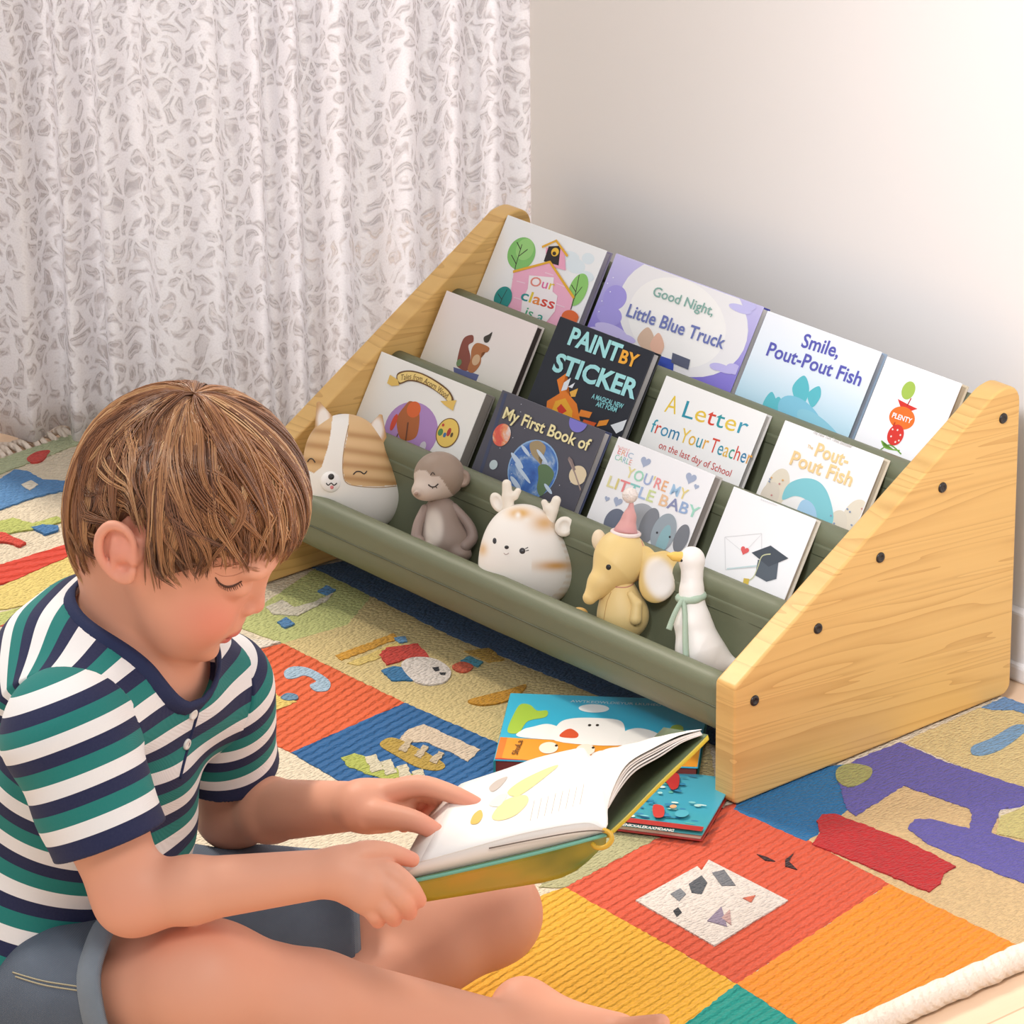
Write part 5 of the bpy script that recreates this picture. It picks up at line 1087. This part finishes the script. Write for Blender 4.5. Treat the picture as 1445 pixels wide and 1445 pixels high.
for s in (.975, .86):
    for t in T_: V.append(place(slerp(np.broadcast_to(W0, (n1, 3)), hdir_end(psi, uend(psi)), np.full((n1, 1), t)), s))
V = np.concatenate(V); idx = lambda l, j, i: (l*n2+j)*n1+i % n1
Fc = [[idx(0, j, i), idx(0, j, i+1), idx(0, j+1, i+1), idx(0, j+1, i)] for j in range(n2-1) for i in range(n1)]+[[idx(1, j, i), idx(1, j+1, i), idx(1, j+1, i+1), idx(1, j, i+1)] for j in range(n2-1) for i in range(n1)]
Fc += [[idx(0, n2-1, i), idx(0, n2-1, i+1), idx(1, n2-1, i+1), idx(1, n2-1, i)] for i in range(n1)]
toW = lambda p: HC+p@HB
def hair_mat():
    n = NT('brown_hair'); h = n.attr('shade').outputs['Fac']; n.col(n.ramp(h, [(0, '#653C22'), (.35, '#905C38'), (.7, '#B57F50'), (1, '#D8AC7C')])); n.set(Roughness=.27); n.b.inputs['Specular IOR Level'].default_value = .8
    n.b.inputs['Sheen Weight'].default_value = .1; return n.m
M_HAIR = hair_mat()
hair = mk('hair', toW(V), Fc, flat('#5A3620', .6, 'hair_under'), boy, True)
NL, NS, NPT = 1150, 16, 15
lp = rng.uniform(-np.pi, np.pi, NL); lay = rng.random(NL); tr = np.clip(rng.normal(.0, .04, NL), -.1, .1)
tend = np.where(rng.random(NL) < .55, rng.uniform(.94, 1.05, NL), rng.uniform(.6, .95, NL)); tst = np.clip(tend-rng.uniform(.38, .95, NL), 0.0, .6)
sw = rng.normal(.42, .2, NL); am = rng.normal(0, .15, NL)*rng.choice([.3, 1, 1], NL); fq = rng.uniform(.7, 1.4, NL); phs = rng.uniform(0, 6.28, NL); ue_j = rng.normal(0, .004, NL); lsh = np.clip(rng.normal(.5, .25, NL), .05, .95); wd = rng.uniform(.04, .10, NL)
hgt = .98+.07*lay+.025*(lay > .85)
tt = np.linspace(0, 1, NPT)
so = rng.uniform(-1, 1, (NL, NS)); sr = rng.normal(0, .006, (NL, NS)); sl = rng.normal(0, .012, (NL, NS))
T3 = tst[:, None, None]+(tend[:, None]+sl-tst[:, None])[..., None]*tt                           # NL,NS,NPT
spread = (1-.86*tt**2)*(.55+.45*np.sin(np.pi*np.clip(tt*1.1, 0, 1)))
psi3 = lp[:, None, None]+so[..., None]*wd[:, None, None]*spread/np.clip(np.sin(np.clip(T3, .12, 1)*1.9), .35, 1)+(sw[:, None, None]*(T3-.7))+am[:, None, None]*np.sin(T3*fq[:, None, None]*6.28+phs[:, None, None])
ue = uend(psi3)+ue_j[:, None, None]
dd = slerp(np.broadcast_to(W0, psi3.shape+(3,)), hdir_end(psi3, ue), T3[..., None])
lift = np.interp(tt, [0, .15, .6, .9, 1], [-.05, .0, .012, .006, -.016]); k = hgt[:, None, None]+sr[..., None]+lift+.012*(1-np.abs(so[..., None]))*spread
P = toW(place(dd, k[..., None]).reshape(-1, 3)).reshape(NL*NS, NPT, 3)
Rr = np.interp(tt, [0, .1, .7, 1], [.0002, .00048, .00044, .00007])
t_ = np.gradient(P, axis=1); t_ /= np.linalg.norm(t_, axis=2)[..., None]; ctr = toW(hc[None])[0]; rad = P-ctr; rad /= np.linalg.norm(rad, axis=2)[..., None]
a_ = np.cross(t_, rad); a_ /= np.linalg.norm(a_, axis=2)[..., None]+1e-9; b_ = np.cross(t_, a_)
ring = np.stack([P+Rr[None, :, None]*(np.cos(x)*a_*1.25+np.sin(x)*b_) for x in (0., 2.094, 4.189)], 2)   # n,NPT,3,3
NN = NL*NS; V = ring.reshape(-1, 3); base = (np.arange(NN)*NPT*3)[:, None, None]+(np.arange(NPT-1)*3)[None, :, None]; kk = np.arange(3)[None, None]; k2 = (kk+1) % 3
Q = np.stack([base+kk, base+k2, base+3+k2, base+3+kk], -1).reshape(-1, 4)
shade = np.clip(lsh[:, None]+rng.normal(0, .09, (NL, NS)), 0, 1).reshape(-1)
sh_ = np.repeat(shade, NPT*3)
lk = mk('hair_locks', V, Q, M_HAIR, hair, True, attrs={'shade': sh_})
# ================================================================== the book he holds
dO = dN+.030
top_s = [(592, 1216, dO), (674, 1193, dO), (732, 1177, dO), (798, 1164, dO+.002), (832, 1161, dO+.004), (855, 1168, dO+.008), (857, 1137, dO+.008), (869, 1102, dO+.008), (887, 1075, dO+.010), (923, 1054, dO+.014), (958, 1037, dO+.02), (990, 1029, dO+.028)]
def vs(s):
    """depth direction of the page at s in 0..11"""
    return np.array([np.interp(s, [0, 5, 6, 7, 8, 9, 10, 11], [58, -25, -19, -19, -15, -23, -28, -30]), np.interp(s, [0, 5, 6, 7, 8, 9, 10, 11], [-110, -104, -75, -43, -21, -7, 2, 3]), np.interp(s, [0, 5, 7, 11], [.105, .115, .12, .125])])
def surf_sheet(base, ns=4, nt=8, bulge=0.):
    S = np.linspace(0, len(base)-1, (len(base)-1)*ns+1); B = np.array([[np.interp(s, range(len(base)), [b[k] for b in base]) for k in range(3)] for s in S])
    B = spline(np.array(base, float), ns); G = np.array([[und(*(b+vs(s)*t+np.array([0, -bulge*math.sin(t*math.pi), 0]))) for t in np.linspace(0, 1, nt)] for b, s in zip(B, S)]); return G
def sheet_obj(name, G, mat, parent, th, off=-1):
    n, m = G.shape[:2]; Q = np.array([[i*m+j, (i+1)*m+j, (i+1)*m+j+1, i*m+j+1] for i in range(n-1) for j in range(m-1)])
    o = mk(name, G.reshape(-1, 3), Q, mat, parent, True); md = o.modifiers.new('thick', 'SOLIDIFY'); md.thickness = th; md.offset = off; return o
cb = und(700, 1180, dO+.04)
ob = thing('open_book', 'open hardcover picture book with green and yellow covers held in the boy\'s hands', 'book', tf(cb))
M_PAGE = NT('white_page'); M_PAGE.col('#F7F4F0'); M_PAGE.set(Roughness=.7); M_PAGE = M_PAGE.m
G = surf_sheet(top_s); sheet_obj('open_page', G, M_PAGE, ob, .0006)
def loft(name, A, B, mat, parent=None, smooth=False):
    """closed solid between two equal grids"""
    n, m = A.shape[:2]; V = np.concatenate([A.reshape(-1, 3), B.reshape(-1, 3)]); o = n*m; Q = []
    for i in range(n-1):
        for j in range(m-1): a = i*m+j; Q += [[a, a+m, a+m+1, a+1], [o+a, o+a+1, o+a+m+1, o+a+m]]
    for i in range(n-1):
        for j, k in ((0, 1), (m-1, -1)): a, b = i*m+j, (i+1)*m+j; Q.append([a, o+a, o+b, b][::k])
    for j in range(m-1):
        for i, k in ((0, -1), (n-1, 1)): a, b = i*m+j, i*m+j+1; Q.append([a, o+a, o+b, b][::k])
    return mk(name, V, np.array(Q), mat, parent or ob, smooth)
def page_block_mat():
    n = NT('page_stack'); a = n.attr('layer').outputs['Fac']; f = n.math('FRACT', n.math('MULTIPLY', a, 30)); n.col(n.mix(n.math('MULTIPLY', n.math('POWER', f, 2), .45), '#EDE7E1', '#B4A79E')); n.set(Roughness=.8); return n.m
M_STACK = page_block_mat()
# left block
nL = 5*4+1; GL = G[:nL]; bot = [(552, 1246, dO+.006), (640, 1226, dO+.006), (706, 1211, dO+.006), (778, 1194, dO+.007), (820, 1184, dO+.008), (853, 1176, dO+.010)]
Bs = spline(np.array(bot, float), 4); GB = np.array([[und(*(b+vs(s)*t+np.array([0, 6*t, .010*t]))) for t in np.linspace(0, 1, 8)] for b, s in zip(Bs, np.linspace(0, 5, nL))])
o = loft('page_block', GL+(GB-GL)*.04, GB, M_STACK); o.data.attributes.new('layer', 'FLOAT', 'POINT').data.foreach_set('value', np.concatenate([np.ones(nL*8), np.zeros(nL*8)]).astype(np.float32))
Vt, Ft = tube([und(x, y, dO-.0004) for x, y in spline([(690, 1197), (740, 1187), (800, 1176), (835, 1172), (853, 1173)], 5)], .0006, 5); mk('page_gap', Vt, Ft, flat('#6E625A', .8), ob, True)
# right hand leaves, fanned
for k, (q, sh) in enumerate(((.10, 2), (.22, 5), (.34, 9), (.5, 13))):
    bs = [(857, 1140, dO+.010), (869+sh*.4, 1104+sh*.6, dO+.012), (887+sh*.7, 1077+sh*.75, dO+.014), (923+sh*.6, 1056+sh*.8, dO+.018), (958+sh*.3, 1040+sh*.5, dO+.024), (988+sh*.2, 1031+sh*.35, dO+.030)]
    Bk = spline(np.array(bs, float), 5); Gk = np.array([[und(*(b+vs(s)*t+np.array([0, 4*t*q, .004*t]))) for t in np.linspace(0, 1, 6)] for b, s in zip(Bk, np.linspace(6, 11, len(Bk)))])
    sheet_obj('leaf', Gk, flat(('#EFEAE5', '#DCD4CE', '#EDE8E3', '#D5CDC6')[k], .75), ob, .0011)
# covers
def patchgrid(E1, E2, n=12, m=6):
    a, b = spline(np.array(E1, float), 6), spline(np.array(E2, float), 6); k = min(len(a), len(b)); ia = np.linspace(0, len(a)-1, n); A = np.array([[np.interp(i, range(len(a)), a[:, c]) for c in range(3)] for i in ia]); ib = np.linspace(0, len(b)-1, n); B = np.array([[np.interp(i, range(len(b)), b[:, c]) for c in range(3)] for i in ib])
    return np.array([[und(*(A[i]*(1-t)+B[i]*t)) for t in np.linspace(0, 1, m)] for i in range(n)])
def cover_print():
    n = NT('green_gold_cover'); v = n.coord('Object'); n.col(n.ramp(n.noise(v, 9, 3, .5), [(.35, '#6F7A1E'), (.52, '#A89A2A'), (.65, '#C29A2C')])); n.set(Roughness=.3); return n.m
M_OC = cover_print()
A = patchgrid([(556, 1251, dO+.006), (700, 1216, dO+.007), (856, 1178, dO+.010)], [(598, 1273, dO+.052), (700, 1256, dO+.058), (800, 1236, dO+.055), (855, 1190, dO+.022)])
lc = loft('left_cover', A-CF*.0012, A+CF*.0012, M_OC, smooth=True)
Vt, Ft = tube([und(*p) for p in spline(np.array([(550, 1250, dO+.004), (640, 1231, dO+.004), (760, 1203, dO+.005), (856, 1178, dO+.008)], float), 5)], .0017, 8); mk('cover_edge', Vt, Ft, flat('#6DAE9A', .4), lc, True)
# a cover board also lies under the whole left block
GU = GB-np.array([0, 0, 1])*.0015; loft('cover_board', GB-np.array([0, 0, .0004]), GU-np.array([0, 0, .0016]), flat('#5E7A4A', .45))
rb = [(857, 1176, dO+.012), (885, 1150, dO+.014), (930, 1104, dO+.020), (970, 1066, dO+.028), (999, 1037, dO+.034)]
Br = spline(np.array(rb, float), 4); vr = np.array([-62, -10, .115]); RG = np.array([[und(*(b+vr*t)) for t in np.linspace(0, 1, 7)] for b in Br]); nn = nrm(np.cross(RG[8, 0]-RG[0, 0], RG[0, 6]-RG[0, 0]))
if nn@CR < 0: nn = -nn
rc = loft('right_cover', RG, RG+nn*.0016-Z3*.003, flat('#C9B02C', .35)); loft('endpaper', RG-nn*.0006, RG-nn*.0001, flat('#5B6A4C', .6), rc)
Vt, Ft = tube([und(*p) for p in spline(np.array([(851, 1171, dO+.006), (861, 1176, dO+.004), (863, 1186, dO+.003), (854, 1195, dO+.004), (842, 1196, dO+.006), (836, 1191, dO+.010)], float), 6)], .0021, 10); mk('spine_loop', Vt, Ft, flat('#D2A534', .4), ob, True)
# the print on the open page
Gs = G.reshape(-1, 3); dG = Gs-CAM; zG = dG@CF; pG = np.stack([722.5+F*(dG@CR)/zG, 722.5-F*(dG@CU)/zG], 1).reshape(G.shape[0], G.shape[1], 2)
def onpage(x, y, lift=.0007):
    st = np.array([20., 3.])
    def ev(st, A):
        s_, t_ = np.clip(st[0], 0, A.shape[0]-1.001), np.clip(st[1], 0, A.shape[1]-1.001); i, j = int(s_), int(t_); a, b = s_-i, t_-j
        return A[i, j]*(1-a)*(1-b)+A[i+1, j]*a*(1-b)+A[i, j+1]*(1-a)*b+A[i+1, j+1]*a*b
    dm = ((pG-np.array([x, y]))**2).sum(2); st = np.array(np.unravel_index(dm.argmin(), dm.shape), float)
    for _ in range(12):
        p = ev(st, pG); e = .05; jx = (ev(st+[e, 0], pG)-ev(st-[e, 0], pG))/(2*e); jy = (ev(st+[0, e], pG)-ev(st-[0, e], pG))/(2*e); Jm = np.stack([jx, jy], 1)+np.eye(2)*1e-6
        st = np.clip(st+np.clip(np.linalg.solve(Jm, np.array([x, y])-p), -1, 1)*.8, [0, 0], [A_-1 for A_ in pG.shape[:2]])
    P = ev(st, G); return P-CF*lift+Z3*lift*.3
def page_print(name, pts, c):
    P = spline(np.array(pts, float), 5, True); bm = bmesh.new(); f = bm.faces.new([bm.verts.new(onpage(*p).tolist()) for p in P]); bmesh.ops.triangulate(bm, faces=[f])
    V = np.array([v.co for v in bm.verts]); bm.verts.index_update(); Fc = [[v.index for v in f.verts] for f in bm.faces]; bm.free(); return mk(name, V, Fc, flat(c, .7), ob)
page_print('printed_shape', [(716, 1118), (735, 1102), (770, 1085), (788, 1080), (770, 1096), (745, 1115), (728, 1124)], '#EDE49A'); page_print('printed_shape', [(694, 1152), (712, 1130), (740, 1122), (745, 1132), (728, 1150), (705, 1158)], '#EFDFA0')
page_print('printed_shape', [(664, 1162), (668, 1150), (678, 1143), (681, 1152), (674, 1162)], '#E0BF62'); page_print('printed_shape', [(690, 1112), (700, 1102), (716, 1096), (708, 1108), (696, 1117)], '#C9BDB2'); page_print('printed_shape', [(690, 1135), (704, 1122), (716, 1122), (704, 1138)], '#F3ECDA')
for k in range(8):
    x0, y0 = 748+k*10, 1158-k*3.3; P = np.array([onpage(x0+6*q, y0-26*q*(1.1)) for q in np.linspace(0, 1, 6)]); Vt, Ft = tube(P, .00035, 4); mk('text_line', Vt, Ft, flat('#D9D2CB', .7), ob)
# ================================================================== daylight, added fill lights and camera
sc = bpy.context.scene
wd = bpy.data.worlds.new('daylight'); sc.world = wd; wd.use_nodes = True
bg = wd.node_tree.nodes['Background']; bg.inputs[0].default_value = (*lin('#F7F7FA'), 1); bg.inputs[1].default_value = .6
def lamp(name, typ, loc, target, energy, color, **kw):
    d = bpy.data.lights.new(name, typ); d.energy = energy; d.color = lin(color)
    for k, v in kw.items(): setattr(d, k, v)
    o = bpy.data.objects.new(name, d); COL.objects.link(o); o.location = loc
    o.rotation_euler = (Vector(target)-Vector(loc)).to_track_quat('-Z', 'Y').to_euler(); return o
lamp('sun', 'SUN', (-2, -.1, 3), (-2+1.0, -.1+.05, 3-1.35), 3.4, '#FFF3E4', angle=math.radians(11))
lamp('front_fill', 'AREA', (2.3, -1.5, 2.4), (.6, .1, .2), 20, '#FFF8F0', shape='DISK', size=.8)  # unseen area light added as fill, brightens the rack's right panel
lamp('bay_daylight', 'AREA', (-.66, .70, 1.3), (-.18, .10, .6), 15, '#FDFBFC', shape='RECTANGLE', size=.7, size_y=2.0)
lamp('wall_wash_fill', 'SPOT', (2.2, -1.9, 2.3), (1.45, .45, .7), 290, '#F6F7FF', spot_size=math.radians(42), spot_blend=.5, shadow_soft_size=.25)  # unseen spot added to make the right part of the wall brighter
cd = bpy.data.cameras.new('camera'); cam = bpy.data.objects.new('camera', cd); COL.objects.link(cam)
cd.sensor_width = 36; cd.lens = 36*F/1445; cd.clip_start = .05; cd.clip_end = 60
cam.matrix_world = Matrix(tf(CAM, CR, CU, -CF).tolist()); sc.camera = cam
sc.view_settings.view_transform = 'Standard'; sc.view_settings.look = 'None'; sc.view_settings.exposure = .1; sc.view_settings.gamma = 1; sc.view_settings.use_curve_mapping = False
